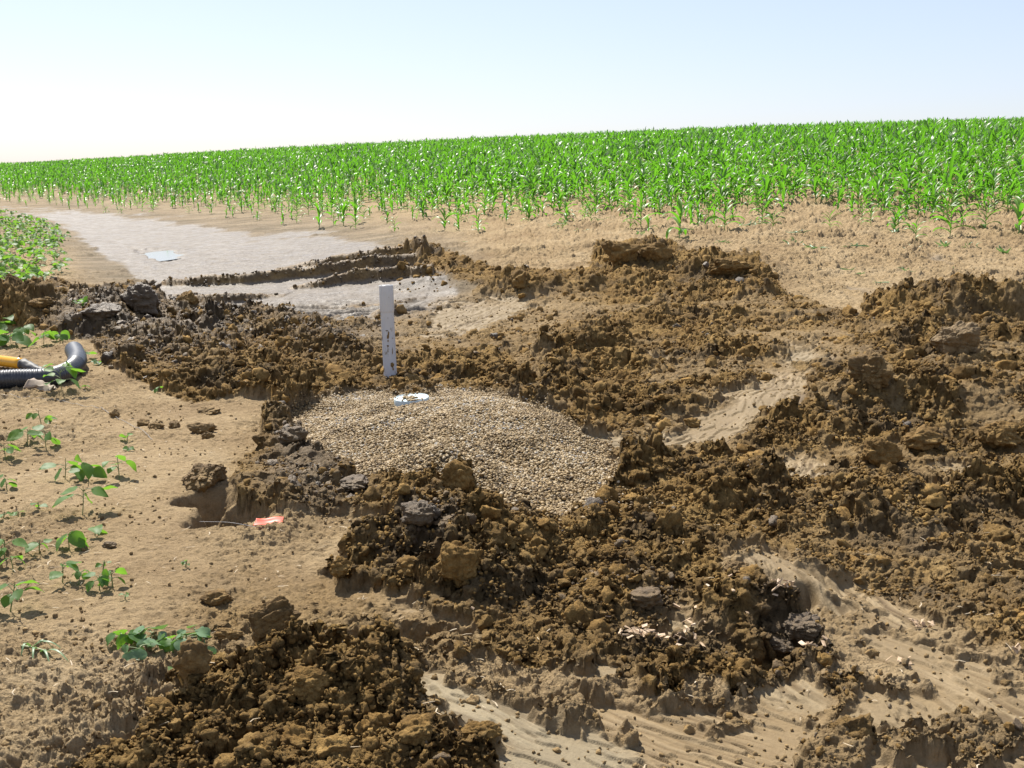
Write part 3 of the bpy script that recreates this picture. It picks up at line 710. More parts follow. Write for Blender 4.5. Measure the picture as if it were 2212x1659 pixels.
# large clods, each a thing: u, v of its foot, half width in picture px, flatness, grey, seed, label
BIG = [
    (436, 1050, 66, .62, .35, 11, 'large dark clod overhanging the deep hole on the left', 0),
    (437, 938, 36, .62, .25, 12, 'flat-topped clod lying on dry soil above the deep hole', .25),
    (450, 952, 17, .8, .3, 13, 'small grey clod at the foot of the flat-topped clod', .1),
    (310, 922, 15, .8, .2, 14, 'round small clod, one of a pair on the dry soil', .2),
    (335, 928, 20, .55, .2, 15, 'low wide clod, second of the pair on dry soil', .2),
    (375, 925, 16, .7, .3, 16, 'crumbly small clod between the pair and the flat-topped clod', .2),
    (247, 903, 14, .8, .2, 17, 'lone brown clod left of the pair on dry soil', .25),
    (452, 892, 30, .5, .2, 18, 'broken slab of crust edge above the flat-topped clod', .45),
    (580, 1462, 76, 1.0, .25, 19, 'dark tilted slab of soil with a pointed upper corner', .0),
    (640, 1432, 28, .8, .1, 20, 'crumbly clod leaning on the tilted dark slab', 0),
    (418, 1540, 44, 1.3, .15, 21, 'tall upright block of soil beside the wilted uprooted plants', .15),
    (405, 672, 28, .8, .1, 22, 'round dark clod alone at the edge of the wet mud', 0),
    (300, 680, 60, .7, .9, 23, 'big glossy dark lump on the left bank by the wet mud', 0),
    (215, 700, 44, .7, .9, 24, 'glossy grey lump in the middle of the left bank', 0),
    (90, 668, 42, .7, .2, 25, 'brown crumbly lump on the left bank beside the bean rows', 0),
    (1893, 838, 64, .72, .25, 26, 'large smooth-faced block of soil with a vertical crack', .1),
    (2075, 785, 56, .8, .45, 27, 'big pale grey rounded lump on the right bank', .45),
    (1492, 920, 24, .75, 0, 28, 'rounded ochre clod on the smooth smear right of the gravel', 0),
    (1340, 590, 44, .85, .1, 29, 'dark upright lump on top of the far mound', 0),
    (1420, 575, 40, .9, .1, 30, 'peaked lump beside the upright one on the far mound', 0),
    (1580, 600, 52, .6, .1, 31, 'broad low lump at the right end of the far mound', 0),
    (1120, 625, 26, 1.0, .1, 32, 'pointed dark clod standing left of the far mound', 0),
    (737, 1272, 26, .8, 0, 33, 'dark clod at the tip of the spoil by the dry flat', 0),
    (905, 1190, 40, .85, .75, 34, 'grey rounded clod in front of the gravel', 0),
    (960, 1180, 38, .6, .6, 35, 'wide grey clod right of the rounded grey one', 0),
    (760, 1075, 44, .55, .75, 36, 'grey slab of mud at the left edge of the gravel', 0),
    (630, 975, 38, .7, .7, 37, 'dark grey lump at the left upper edge of the gravel', 0),
    (1390, 1130, 32, .8, .1, 38, 'dark-faced lump at the right lower edge of the gravel', 0),
    (1730, 1395, 52, .8, .8, 39, 'dark wet lump above the hollow among the wood chips', 0),
    (1690, 1440, 44, .7, .8, 40, 'grey wet lump below the hollow among the wood chips', 0),
    (1400, 1330, 42, .7, .6, 41, 'grey crusted lump above the pile of wood chips', 0),
    (1590, 1250, 28, .8, .3, 42, 'small block standing on the smear at lower right', .2),
    (1900, 1010, 60, .8, .1, 43, 'dark lump over the deep shaded hollow at right', 0),
    (1995, 985, 46, .9, .1, 44, 'rounded lump right of the deep shaded hollow', 0),
    (2160, 990, 60, .9, .1, 45, 'big lump at the right edge above the shaded ledge', 0),
    (235, 1188, 18, .5, .6, 46, 'flat purplish-grey clod on the dry soil among seedlings', .1),
    (470, 1305, 40, .45, .2, 47, 'low crumbly cake of soil on the dry flat', 0),
    (490, 1385, 36, .4, .1, 48, 'flat brown slab of soil above the tilted dark slab', .2),
    (1000, 1310, 60, .8, 0, 49, 'broad ochre block with a shaded face below the gravel', 0),
    (890, 1280, 48, .7, 0, 50, 'ochre lump at the left of the broad ochre block', 0),
    (990, 1075, 40, .9, 0, 51, 'ochre peak of soil pushed onto the gravel', 0),
    (660, 1545, 56, .8, 0, 52, 'dark-sided lump left of the pale smear', 0),
    (900, 1610, 50, .7, 0, 53, 'crumbly lump beside the lower end of the pale smear', 0),
    (1040, 1650, 46, .8, 0, 54, 'rounded lump at the lower border of the pale smear', 0),
]
for (u, v, wpx, flat, g, seed, lab, dr) in BIG:
    x, y, z = ground_pt(u, v)
    r = wpx / F0 * math.hypot(y, 1.5)
    lvl = 6 if wpx > 50 else 5
    sv, sf = clod_shape(lvl, seed, 8, .26, flat)
    if seed == 19:   # a slab standing on edge
        sv = sv * np.array([1, .42, .8]); a = .45
        sv = np.stack([sv[:, 0] * math.cos(a) - sv[:, 2] * math.sin(a), sv[:, 1], sv[:, 0] * math.sin(a) + sv[:, 2] * math.cos(a)], 1)
    if seed == 21: sv = sv * np.array([1, .7, 1])
    sv = sv * r
    z0 = sv[:, 2].min()
    me = mesh_np('soil_clod', sv, sf, M_CLOD, True, dict(tint=np.full(len(sv), .5), grey=np.full(len(sv), g), dry=np.full(len(sv), dr)))
    link('soil_clod', me, None, (x, y + r * .3, z - z0 * (.95 if seed == 19 else .7 if seed == 21 else .5)), label=lab, cat='clod', group='large soil clods')

# ------------------------------------------------------------------ gravel
def mat_gravel():
    s = NT('pea_gravel')
    c = s.ramp(s.attr('tint'), [(0, (.06, .038, .017)), (.25, (.23, .148, .062)), (.5, (.41, .28, .122)), (.75, (.54, .41, .23)), (.93, (.66, .57, .42)), (1, (.34, .34, .34))])
    s.l(c, s.b.inputs['Base Color']); s.b.inputs['Roughness'].default_value = .6; s.b.inputs['Specular IOR Level'].default_value = .25
    return s.m
def gravel():
    rng = np.random.default_rng(8); n = 175000
    y = rng.uniform(4.3, 9.2, n); x = rng.uniform(-1.7, .9, n)
    zm = zmacro(x, y); S = soil(x, y, zm)
    stray = np.exp(-((x - X_of(1250, 5.0)) / .25) ** 2 - ((y - 5.0) / .25) ** 2) * .12
    k = rng.uniform(0, 1, n) < np.maximum(S['gravel'] ** 2 * .95, stray)
    x, y = x[k], y[k]; n = len(x)
    r = rng.uniform(.0048, .0092, n); r[rng.uniform(0, 1, n) < .06] *= 1.35
    z = surface(x, y) + rng.uniform(-.001, .007, n)
    print('gravel stones', n)
    shp1 = []; shp2 = []
    for q in range(14):
        for lv, lst in ((1, shp1), (2, shp2)):
            v, f = ico(lv); v = v * (1 + .12 * fbm3(v * 1.2 + q * 5, 1, q))[:, None] * np.array([1.15, .9, .62]); lst.append((v, f))
    s = px_size(r, y); P = np.stack([x, y, z], 1); tint = np.clip(rng.beta(2.0, 1.9, n) + .22 * fbm(x * 2.2, y * 2.2, 3, 97), 0, 1)
    Vs = []; Fs = []; T = []; off = 0
    for lst, m in ((shp1, s < 3.6), (shp2, s >= 3.6)):
        v, f, i = scatter(lst, P[m], r[m], rng, .45)
        Vs.append(v); Fs.append(f + off); off += len(v); T.append(tint[m][i])
    link('gravel', mesh_np('gravel', np.concatenate(Vs), np.concatenate(Fs), mat_gravel(), True, dict(tint=np.concatenate(T))), kind='stuff',
         label='heap of rounded tan pea gravel around the buried drain', cat='gravel')
gravel()

# ------------------------------------------------------------------ simple solid helpers
def tube(path, radii, n=24, caps=True, ring_mod=None, ell=None):
    path = np.asarray(path, float); m = len(path)
    tan = np.gradient(path, axis=0); tan /= np.linalg.norm(tan, axis=1)[:, None]
    up = np.array([0, 0, 1.0]) if abs(tan[0, 2]) < .9 else np.array([0, 1.0, 0])
    V = []
    side = np.cross(tan[0], up); side /= np.linalg.norm(side)
    for i in range(m):
        side = side - tan[i] * (side @ tan[i]); side /= np.linalg.norm(side)
        b = np.cross(side, tan[i])
        for k in range(n):
            a = 2 * math.pi * k / n
            V.append(path[i] + radii[i] * (math.cos(a) * side + math.sin(a) * b * (ell[i] if ell is not None else 1)))
    F = [(i * n + k, i * n + (k + 1) % n, (i + 1) * n + (k + 1) % n, (i + 1) * n + k) for i in range(m - 1) for k in range(n)]
    V = np.array(V); fl = [np.array(F)]
    if caps:
        c0 = len(V); V = np.vstack([V, path[:1], path[-1:]])
        fl.append(np.array([(c0, (k + 1) % n, k) for k in range(n)] + [(c0 + 1, (m - 1) * n + k, (m - 1) * n + (k + 1) % n) for k in range(n)]))
    return V, fl
def merge(parts):
    V = []; Q = []; T = []; off = 0
    for v, fl in parts:
        V.append(v)
        for f in (fl if isinstance(fl, list) else [fl]):
            f = np.asarray(f)
            (Q if f.shape[1] == 4 else T).append(f + off)
        off += len(v)
    out = []
    if Q: out.append(np.concatenate(Q))
    if T: out.append(np.concatenate(T))
    return np.concatenate(V), out
def catmull(pts, n):
    p = np.array(pts, float); p = np.vstack([2 * p[0] - p[1], p, 2 * p[-1] - p[-2]]); out = []
    segs = len(p) - 3
    for q in np.linspace(0, segs - 1e-6, n):
        i = int(q); t = q - i; a, b, c, d = p[i:i + 4]
        out.append(.5 * ((2 * b) + (c - a) * t + (2 * a - 5 * b + 4 * c - d) * t * t + (3 * b - a - 3 * c + d) * t ** 3))
    return np.array(out)
def simple_mat(name, col, rough=.5, spec=.5, noise=None, bump=None):
    s = NT(name)
    if noise:
        sc_, dark, lo, hi = noise
        c = s.ramp(s.noise(sc_, 5, .65), [(lo, dark), (hi, col)]); s.l(c, s.b.inputs['Base Color'])
    else: s.b.inputs['Base Color'].default_value = (*col, 1)
    s.b.inputs['Roughness'].default_value = rough; s.b.inputs['Specular IOR Level'].default_value = spec
    if bump: s.bump(s.noise(bump[0], 4, .6), bump[1], bump[2])
    return s.m

# ------------------------------------------------------------------ white standpipe
def standpipe():
    x, y, _ = ground_pt(844, 822)
    z = min(zg(x, y), zg(x, y - .06)) - .06
    D = y; r = 15.6 / F0 * D; top_v = 616
    H = (EYE + D * float(ray(838, top_v)[1])) - z
    e = empty('standpipe', (x, y, z), 'white plastic standpipe rising from the mud behind the gravel', 'pipe')
    lean = -.022 / H
    bell = H - 56 / F0 * D
    def prof(zs, rs, n=40):
        return tube([(lean * q, 0, q) for q in zs], rs, n, caps=False)
    s = NT('white_plastic')
    tc = s.coord()
    m = s.n('ShaderNodeMapping'); m.inputs['Scale'].default_value = (1, 1, .35); s.l(tc, m.inputs[0])
    streak = s.ramp(s.noise(22, 5, .65, vec=m.outputs[0]), [(.60, (.70, .72, .76)), (.645, (.30, .25, .18))])
    soft = s.ramp(s.noise(6, 3, .6), [(.35, (.70, .69, .66)), (.75, (.80, .79, .77))])
    sep = s.n('ShaderNodeSeparateXYZ'); s.l(tc, sep.inputs[0])
    low = s.ramp(sep.outputs['Z'], [(.30, (1,) * 3), (.62, (0,) * 3)])
    s.l(s.mix(low, soft, s.mix(.9, soft, streak)), s.b.inputs['Base Color']); s.b.inputs['Roughness'].default_value = .38
    M = s.m
    b = prof([-.25, 0, bell], [r * .93] * 3)
    link('pipe_body', mesh_np('pipe_body', b[0], b[1], M, True), e)
    zs = [bell - .012, bell, bell + .008, H - .004, H, H, H - .004, H - .10, H - .10]
    rs = [r * .93, r * .985, r, r, r * .985, r * .90, r * .89, r * .89, r * .05]
    c = prof(zs, rs)
    link('pipe_collar', mesh_np('pipe_collar', c[0], c[1], M, True), e)
    # dried mud stuck on the face towards the camera
    mm = NT('stuck_mud'); mm.l(soil_colour(mm), mm.b.inputs['Base Color']); mm.b.inputs['Roughness'].default_value = .9
    parts = []; rng = np.random.default_rng(3)
    for (du, hz, sx, sz) in ((.1, .34, .006, .016), (.02, .315, .009, .02), (-.1, .36, .012, .005), (.0, .28, .005, .015), (-.05, .24, .008, .010), (.45, .20, .003, .028), (.35, .09, .016, .022), (.42, .06, .010, .02), (-.9, .30, .006, .03), (-.85, .05, .01, .02), (.1, .46, .003, .004), (.55, .3, .003, .004), (.3, .62, .003, .003)):
        v, f = clod_shape(3, 60 + len(parts), 2, .3, 1)
        a = du * 1.3
        rr = r * .95
        px, py = rr * math.sin(a), -rr * math.cos(a)
        v = v * np.array([sx, .004, sz])
        v = np.stack([v[:, 0] * math.cos(a) - v[:, 1] * math.sin(a), v[:, 0] * math.sin(a) + v[:, 1] * math.cos(a), v[:, 2]], 1)
        parts.append((v + np.array([px + lean * hz, py, hz + .06]), f))
    for v, f in parts: link('mud_stain', mesh_np('mud_stain', v, f, mm.m, True), e)
standpipe()

# ------------------------------------------------------------------ pale cap in the gravel
def drain_cap():
    x, y, z = ground_pt(889, 869)
    R = 38.5 / F0 * y
    e = empty('drain_cap', (x, y, z + .011), 'pale blue round plastic cap half covered by gravel', 'cap')
    e.rotation_euler = (math.radians(2), math.radians(-3), 0)
    M = simple_mat('pale_blue_plastic', (.66, .78, .80), .4)
    rs = [R * .96, R, R, R * .985, R * .95, R * .94, R * .9, R * .02]
    zs = [-.06, -.055, .010, .013, .013, .009, .008, .010]
    V, F = tube([(0, 0, q) for q in [0] * 8], [1] * 8, 48, caps=False) if False else (None, None)
    n = 56; V = []
    for r_, z_ in zip(rs, zs):
        for k in range(n): V.append((r_ * math.cos(2 * math.pi * k / n), r_ * math.sin(2 * math.pi * k / n), z_))
    F = [(i * n + k, i * n + (k + 1) % n, (i + 1) * n + (k + 1) % n, (i + 1) * n + k) for i in range(7) for k in range(n)]
    V = np.array(V); F = np.array(F)
    rim = F[:5 * n]; top = F[5 * n:]
    link('rim', mesh_np('rim', V, rim, M, True), e)
    link('lid_plate', mesh_np('lid_plate', V, top, M, True), e)
    rng = np.random.default_rng(4); n2 = 520
    a = rng.uniform(0, 2 * math.pi, n2); q = np.sqrt(rng.uniform(0, 1, n2)) * R * .97
    px, py = q * np.cos(a), q * np.sin(a)
    k = ((np.hypot((px + R * .08) / (R * .42), (py + R * .12) / (R * .26)) < 1) | (py < -R * .66) & (px > -.1 * R) | (py > R * .9) | (rng.uniform(0, 1, n2) < .03))
    px, py = px[k], py[k]
    P = np.stack([px, py, np.full(len(px), .012) + rng.uniform(0, .004, len(px))], 1)
    v, f = ico(2); shp = [(v * np.array([1.15, .9, .62]), f)]
    v, f, i = scatter(shp, P, rng.uniform(.005, .009, len(px)), rng, .4)
    g = link('gravel_on_cap', mesh_np('gravel_on_cap', v, f, bpy.data.materials['pea_gravel'], True, dict(tint=rng.beta(2, 1.7, len(px))[i])), None, (x, y, z + .011), kind='stuff',
         label='few pea stones lying on the pale blue cap', cat='gravel')
drain_cap()

# ------------------------------------------------------------------ corrugated hose, yellow tube, crumpled sleeve
def hose():
    R = 21.0 / F0 * 8.2
    P = []
    for (u, Y, dz) in ((-420, 7.5, 0), (-200, 7.9, 0), (0, 8.15, 0), (75, 8.2, 0), (117, 8.36, 0), (146, 8.66, .0), (157, 9.0, .01), (151, 9.35, .01)):
        x = X_of(u, Y); P.append((x, Y, float(zmacro(np.array([x]), np.array([Y]))[0]) + R + .01 + dz))
    path = catmull(P, 560)
    e = empty('corrugated_hose', tuple(path[0]), 'thick black corrugated drain hose curving over the dry soil', 'hose')
    s = NT('black_plastic')
    c = s.ramp(s.noise(30, 5, .7), [(.35, (.026, .030, .038)), (.75, (.085, .092, .105))])
    s.l(c, s.b.inputs['Base Color']); s.b.inputs['Roughness'].default_value = .42; s.bump(s.noise(60, 4, .6), .2, .004)
    loc = path[0]
    L = np.concatenate([[0], np.cumsum(np.linalg.norm(np.diff(path, axis=0), axis=1))])
    cut = L[-1] - .62
    k = L < cut
    rad = R * (1 + .045 * np.sign(np.sin(L * 2 * math.pi / .024)) * np.abs(np.sin(L * 2 * math.pi / .024)) ** .6)
    # enough samples for the rings
    Ls = np.arange(0, cut, .004); pr = np.stack([np.interp(Ls, L, path[:, i]) for i in range(3)], 1)
    rr = R * (.985 + .028 * np.sin(Ls * 2 * math.pi / .024))
    v, f = tube(pr - loc, rr, 36, caps=True)
    link('ribbed_tube', mesh_np('ribbed_tube', v, f, s.m, True), e)
    Le = np.linspace(cut - .012, L[-1], 60); pe = np.stack([np.interp(Le, L, path[:, i]) for i in range(3)], 1)
    re = np.full(len(Le), R * 1.045); re[0] = R * .98; re[5] = R * 1.03
    pe2 = np.vstack([pe, pe[-1:], pe[-12:-1][::-1]]); re2 = np.concatenate([re, [R * .93], np.full(11, R * .93)])
    v, f = tube(pe - loc, re, 36, caps=False); v2, f2 = tube(pe[-14:][::-1] - loc, np.full(14, R * .94), 36, caps=False)
    n = 36; a0 = (len(pe) - 1) * n; b0 = len(v)
    vv = np.vstack([v, v2])
    # bridge mouth ring
    d = [(a0 + k_, a0 + (k_ + 1) % n) for k_ in range(n)]
    br = []
    for (p, q) in d:
        i1 = b0 + int(np.argmin(np.linalg.norm(v2[:n] - v[p], axis=1))); i2 = b0 + int(np.argmin(np.linalg.norm(v2[:n] - v[q], axis=1)))
        br.append((p, q, i2, i1))
    link('smooth_end', mesh_np('smooth_end', vv, [np.vstack([f[0], f2[0] + b0, np.array(br)])], s.m, True), e)
hose()
def yellow_tube():
    x0, y0, z0 = ground_pt(-60, 775); x1, y1, z1 = ground_pt(39, 790)
    y1 = y0 + .02; x1 = X_of(39, y1)
    R = 11.5 / F0 * y0
    a = np.array([x0, y0, z0 + R + .02]); b = np.array([X_of(39, 8.95), 8.95, R + .015]); c = np.array([X_of(62, 8.85), 8.85, R * .7 + .01]); d = np.array([X_of(92, 8.8), 8.8, R * .42 + .005])
    a = np.array([X_of(-90, 9.35), 9.35, R + .02])
    e = empty('yellow_tube', tuple(b), 'short yellow tube with a grey wrapped end behind the black hose', 'tube')
    M = simple_mat('yellow_gloss', (.82, .42, .02), .22)
    pts = np.linspace(a, b, 12)
    v, f = tube(pts - b, [R] * 12, 28, caps=True)
    link('tube_body', mesh_np('tube_body', v, f, M, True), e)
    G = simple_mat('grey_wrap', (.11, .105, .10), .6, noise=(30, (.05, .05, .05), .35, .65), bump=(25, .4, .01))
    pts = catmull([b - (b - a) * .02, b + (c - b) * .4, c, c + (d - c) * .5, d], 26)
    q = np.linspace(0, 1, 26)
    rad = R * (1.02 - .62 * q ** 1.3) * (1 + .05 * np.sin(q * 31))
    v, f = tube(pts - b, rad, 28, caps=True, ell=1 - .35 * q)
    v += .004 * np.stack([fbm3(v * 40, 2, 5), fbm3(v * 40, 2, 6), fbm3(v * 40, 2, 7)], 1)
    link('wrapped_end', mesh_np('wrapped_end', v, f, G, True), e)
yellow_tube()
def sleeve():
    x, y, z = ground_pt(90, 853)
    L = 62 / F0 * y; R = .052
    e = empty('crumpled_sleeve', (x, y, z + .015), 'crumpled tan paper sleeve lying below the black hose', 'wrapper')
    M = simple_mat('tan_paper', (.50, .40, .30), .75, noise=(12, (.36, .27, .19), .3, .7), bump=(30, .3, .006))
    n, m = 40, 26; V = []
    for lay, off in ((0, 0), (1, -.003)):
        for i in range(m):
            q = i / (m - 1); r = R * (1.0 - .45 * q) + off
            for k in range(n):
                a = 2 * math.pi * k / n
                yy = r * math.cos(a) * (1 + .1 * q); zz = r * math.sin(a) * (1 - .45 * q)
                w = .010 * math.sin(3 * a + q * 9) + .008 * math.sin(5 * a - q * 15 + 1) * q
                V.append((-L / 2 + L * q + .02 * math.sin(a) * (1 - q), yy + w, max(-.012, zz + w * .8) + R * .75 - .25 * R * q))
    F = []
    for lay in (0, 1):
        o = lay * n * m
        for i in range(m - 1):
            for k in range(n):
                f = (o + i * n + k, o + i * n + (k + 1) % n, o + (i + 1) * n + (k + 1) % n, o + (i + 1) * n + k)
                F.append(f if lay == 0 else f[::-1])
    for k in range(n):
        F.append((k, n * m + k, n * m + (k + 1) % n, (k + 1) % n))
        F.append(((m - 1) * n + k, (m - 1) * n + (k + 1) % n, n * m + (m - 1) * n + (k + 1) % n, n * m + (m - 1) * n + k))
    o = link('paper_tube', mesh_np('paper_tube', V, np.array(F), M, True), e)
    e.rotation_euler = (0, math.radians(4), math.radians(-14))
sleeve()

# ------------------------------------------------------------------ marker flag
def flag():
    x, y, z = ground_pt(581, 1150)
    W = 60 / F0 * y * 1.02
    e = empty('marker_flag', (x, y, z + .006), 'small orange-red plastic marker flag lying folded on dry soil', 'flag')
    s = NT('flag_plastic')
    s.b.inputs['Base Color'].default_value = (1, .20, .13, 1); s.b.inputs['Roughness'].default_value = .45
    s.b.inputs['Specular IOR Level'].default_value = .35
    tr = s.n('ShaderNodeBsdfTranslucent'); tr.inputs[0].default_value = (1, .25, .12, 1)
    mx = s.n('ShaderNodeMixShader'); mx.inputs[0].default_value = .25
    s.l(s.b.outputs[0], mx.inputs[1]); s.l(tr.outputs[0], mx.inputs[2]); s.l(mx.outputs[0], s.out.inputs[0])
    n, m = 34, 14; V = []
    for j in range(m):
        for i in range(n):
            a = i / (n - 1); b = j / (m - 1)
            xx = (a - .5) * W * (1 - .06 * (b - .5)); yy = (b - .5) * .085 * (.82 + .3 * a) + .014 * a
            zz = .014 + .004 * math.sin(b * 5.0 + a * 2.2) * (.4 + .6 * a) + .003 * math.sin(a * 7 + b * 3) + .016 * max(0, b - .72) * 3 * (1 - a * .6)
            V.append((xx, yy, zz))
    F = [(j * n + i, j * n + i + 1, (j + 1) * n + i + 1, (j + 1) * n + i) for j in range(m - 1) for i in range(n - 1)]
    o = link('flag_sheet', mesh_np('flag_sheet', V, np.array(F), s.m, True), e)
    md = o.modifiers.new('t', 'SOLIDIFY'); md.thickness = .0008
    wire = catmull([(W * .50, -.045, .006), (W * .2, -.05, .004), (-W * .5, -.02, .004), (-W * 1.5, .05, .004), (-W * 2.6, .06, .008)], 60)
    v, f = tube(wire, [.0011] * 60, 6)
    link('wire_stem', mesh_np('wire_stem', v, f, simple_mat('steel_wire', (.35, .33, .31), .4), True), e)
    e.rotation_euler = (0, 0, math.radians(4))
flag()

# ------------------------------------------------------------------ plants
def mat_leaf(name, c0, c1, back, gloss=.35, trans=.45, spec=.5):
    s = NT(name)
    oi = s.n('ShaderNodeObjectInfo').outputs['Random']
    t = s.attr('tint')
    f = s.math('ADD', s.math('MULTIPLY', t, .75), s.math('MULTIPLY', s.noise(7, 2, .5), .3), True)
    c = s.mix(f, c0, c1)
    s.l(c, s.b.inputs['Base Color']); s.b.inputs['Roughness'].default_value = gloss; s.b.inputs['Specular IOR Level'].default_value = spec
    tr = s.n('ShaderNodeBsdfTranslucent')
    s.l(s.mix(f, back, tuple(min(1, x * 1.35) for x in back)), tr.inputs[0])
    mx = s.n('ShaderNodeMixShader'); mx.inputs[0].default_value = trans
    s.l(s.b.outputs[0], mx.inputs[1]); s.l(tr.outputs[0], mx.inputs[2]); s.l(mx.outputs[0], s.out.inputs[0])
    return s.m
M_CORN = mat_leaf('corn_leaf', (.020, .10, .020), (.17, .29, .03), (.15, .43, .02), .40, .46, .42)
M_CSTEM = simple_mat('corn_stalk', (.16, .30, .06), .5)
M_BEAN = mat_leaf('bean_leaf', (.05, .13, .035), (.14, .26, .05), (.24, .50, .04), .55, .42, .35)
M_BSTEM = simple_mat('bean_stem', (.20, .26, .09), .6)
M_WILT = mat_leaf('wilted_leaf', (.10, .20, .08), (.24, .36, .18), (.2, .4, .08), .45, .25, .5)

def corn_leafs(seed, segs=6, across=3, n_leaf=8, lod=0):
    """unit corn plant of height ~1: returns (leaf verts, faces), (stem verts, faces)"""
    rng = np.random.default_rng(seed); LV = []; LF = []; off = 0
    a0 = rng.uniform(0, math.pi)
    for i in range(n_leaf):
        q = i / (n_leaf - 1)
        az = a0 + (i % 2) * math.pi + rng.normal(0, .35)
        h0 = .10 + .50 * q + rng.normal(0, .015); ln = (.38 + .32 * math.sin(math.pi * (.2 + .7 * q))) * rng.uniform(.85, 1.15)
        if q > .8: ln *= .85
        el = math.radians(46 + 26 * q + rng.normal(0, 9)); bend = (2.7 - 1.6 * q) * rng.uniform(.7, 1.25)
        wmax = .042 * rng.uniform(.85, 1.2) * (1.1 - .25 * q)
        p = np.array([0., 0., h0]); tw = rng.normal(0, .5)
        pts = []; e = el
        for s_ in range(segs + 1):
            f = s_ / segs
            pts.append((p.copy(), e, f)); step = ln / segs
            p = p + step * np.array([math.cos(e) * math.cos(az), math.cos(e) * math.sin(az), math.sin(e)])
            e -= bend / segs * (.5 + f)
        side0 = np.array([-math.sin(az), math.cos(az), 0])
        for (c, e_, f) in pts:
            w = wmax * (.55 + 1.6 * f) * (1 - f) ** .75 * 1.25 + .0015
            nrm = np.array([-math.sin(e_) * math.cos(az), -math.sin(e_) * math.sin(az), math.cos(e_)])
            t_ = tw * f; sd_ = side0 * math.cos(t_) + nrm * math.sin(t_); nn = nrm * math.cos(t_) - side0 * math.sin(t_)
            if across == 3:
                LV += [c - sd_ * w + nn * w * .5, c, c + sd_ * w + nn * w * .5]
            else: LV += [c - sd_ * w, c + sd_ * w]
        k = across
        for s_ in range(segs):
            for j in range(k - 1):
                b = off + s_ * k + j; LF.append((b, b + 1, b + k + 1, b + k))
        off += k * (segs + 1)
    hs = [0, .25, .5, .66]; rs = [.013, .013, .010, .004]
    sv, sf = tube([(0, 0, h) for h in hs], rs, 6 if lod == 0 else 4, caps=False)
    return (np.array(LV), np.array(LF)), (sv, sf[0])

def corn_positions():
    rng = np.random.default_rng(21)
    ang = math.radians(14); ca, sa = math.cos(ang), math.sin(ang)
    A, B = np.meshgrid(np.arange(-60, 150, .70), np.arange(-110, 190, .165), indexing='ij')
    A = A + rng.normal(0, .05, A.shape); B = B + rng.normal(0, .05, B.shape)
    x = (-A * sa + B * ca).ravel(); y = (A * ca + B * sa).ravel()
    t = x / np.maximum(y, 1)
    k = (y > 14) & (y < 112) & (np.abs(t) < .62)
    x, y = x[k], y[k]
    z = zbase(x, y); u, v = project(x, y, z)
    # front edge of the field, in picture height of the plant's foot
    eu = np.array([-600, 0, 150, 300, 450, 600, 700, 850, 1000, 1200, 1450, 1700, 1900, 2212, 2800])
    sparse = np.array([436, 440, 452, 462, 474, 484, 500, 498, 502, 500, 508, 510, 520, 520, 520])
    dense = np.array([405, 407, 410, 414, 420, 424, 427, 424, 425, 430, 430, 440, 446, 444, 440])
    vs = 4 + np.interp(u, eu, sparse) + 6 * fbm(x * .5, y * .5, 2, 22); vd = np.interp(u, eu, dense) + 8 * fbm(x * .35, y * .35, 2, 23)
    f = np.clip((vs - v) / np.maximum(vs - vd, 6), 0, 1)
    patch = np.clip(.5 + 1.1 * fbm(x * .45, y * .45, 2, 24), 0, 1)
    k = (v < vs) & (rng.uniform(0, 1, len(x)) < np.clip(.05 + .85 * f ** 1.6 * (.35 + patch), 0, .88))
    x, y, z, u, v, f = x[k], y[k], z[k], u[k], v[k], f[k]
    h = (.27 + .25 * f + .05 * np.clip((y - 22) / 30, 0, 1)) * np.clip(rng.normal(1, .13, len(x)), .65, 1.3) * (1 + .16 * fbm(x * .3, y * .3, 2, 26))
    h = h * np.interp(u, [0, 500, 1100], [.92, 1.0, 1.15])
    return x, y, z, u, v, h
def instance_mesh(templates, x, y, z, h, rz, tiltx, tilty, which, tint):
    VV = []; FF = []; TT_ = []; off = 0
    for k, (v, f) in enumerate(templates):
        i = np.nonzero(which == k)[0]
        if not len(i): continue
        c, s_ = np.cos(rz[i])[:, None], np.sin(rz[i])[:, None]; H = h[i][:, None]
        X = (v[None, :, 0] * c - v[None, :, 1] * s_) * H; Y = (v[None, :, 0] * s_ + v[None, :, 1] * c) * H; Z = v[None, :, 2] * H
        X = X + tiltx[i][:, None] * Z + x[i][:, None]; Y = Y + tilty[i][:, None] * Z + y[i][:, None]; Z = Z + z[i][:, None]
        VV.append(np.stack([X, Y, Z], 2).reshape(-1, 3)); FF.append((f[None] + (np.arange(len(i)) * len(v))[:, None, None] + off).reshape(-1, f.shape[1]))
        TT_.append(np.repeat(tint[i], len(v))); off += len(i) * len(v)
    return np.concatenate(VV), np.concatenate(FF), np.concatenate(TT_)
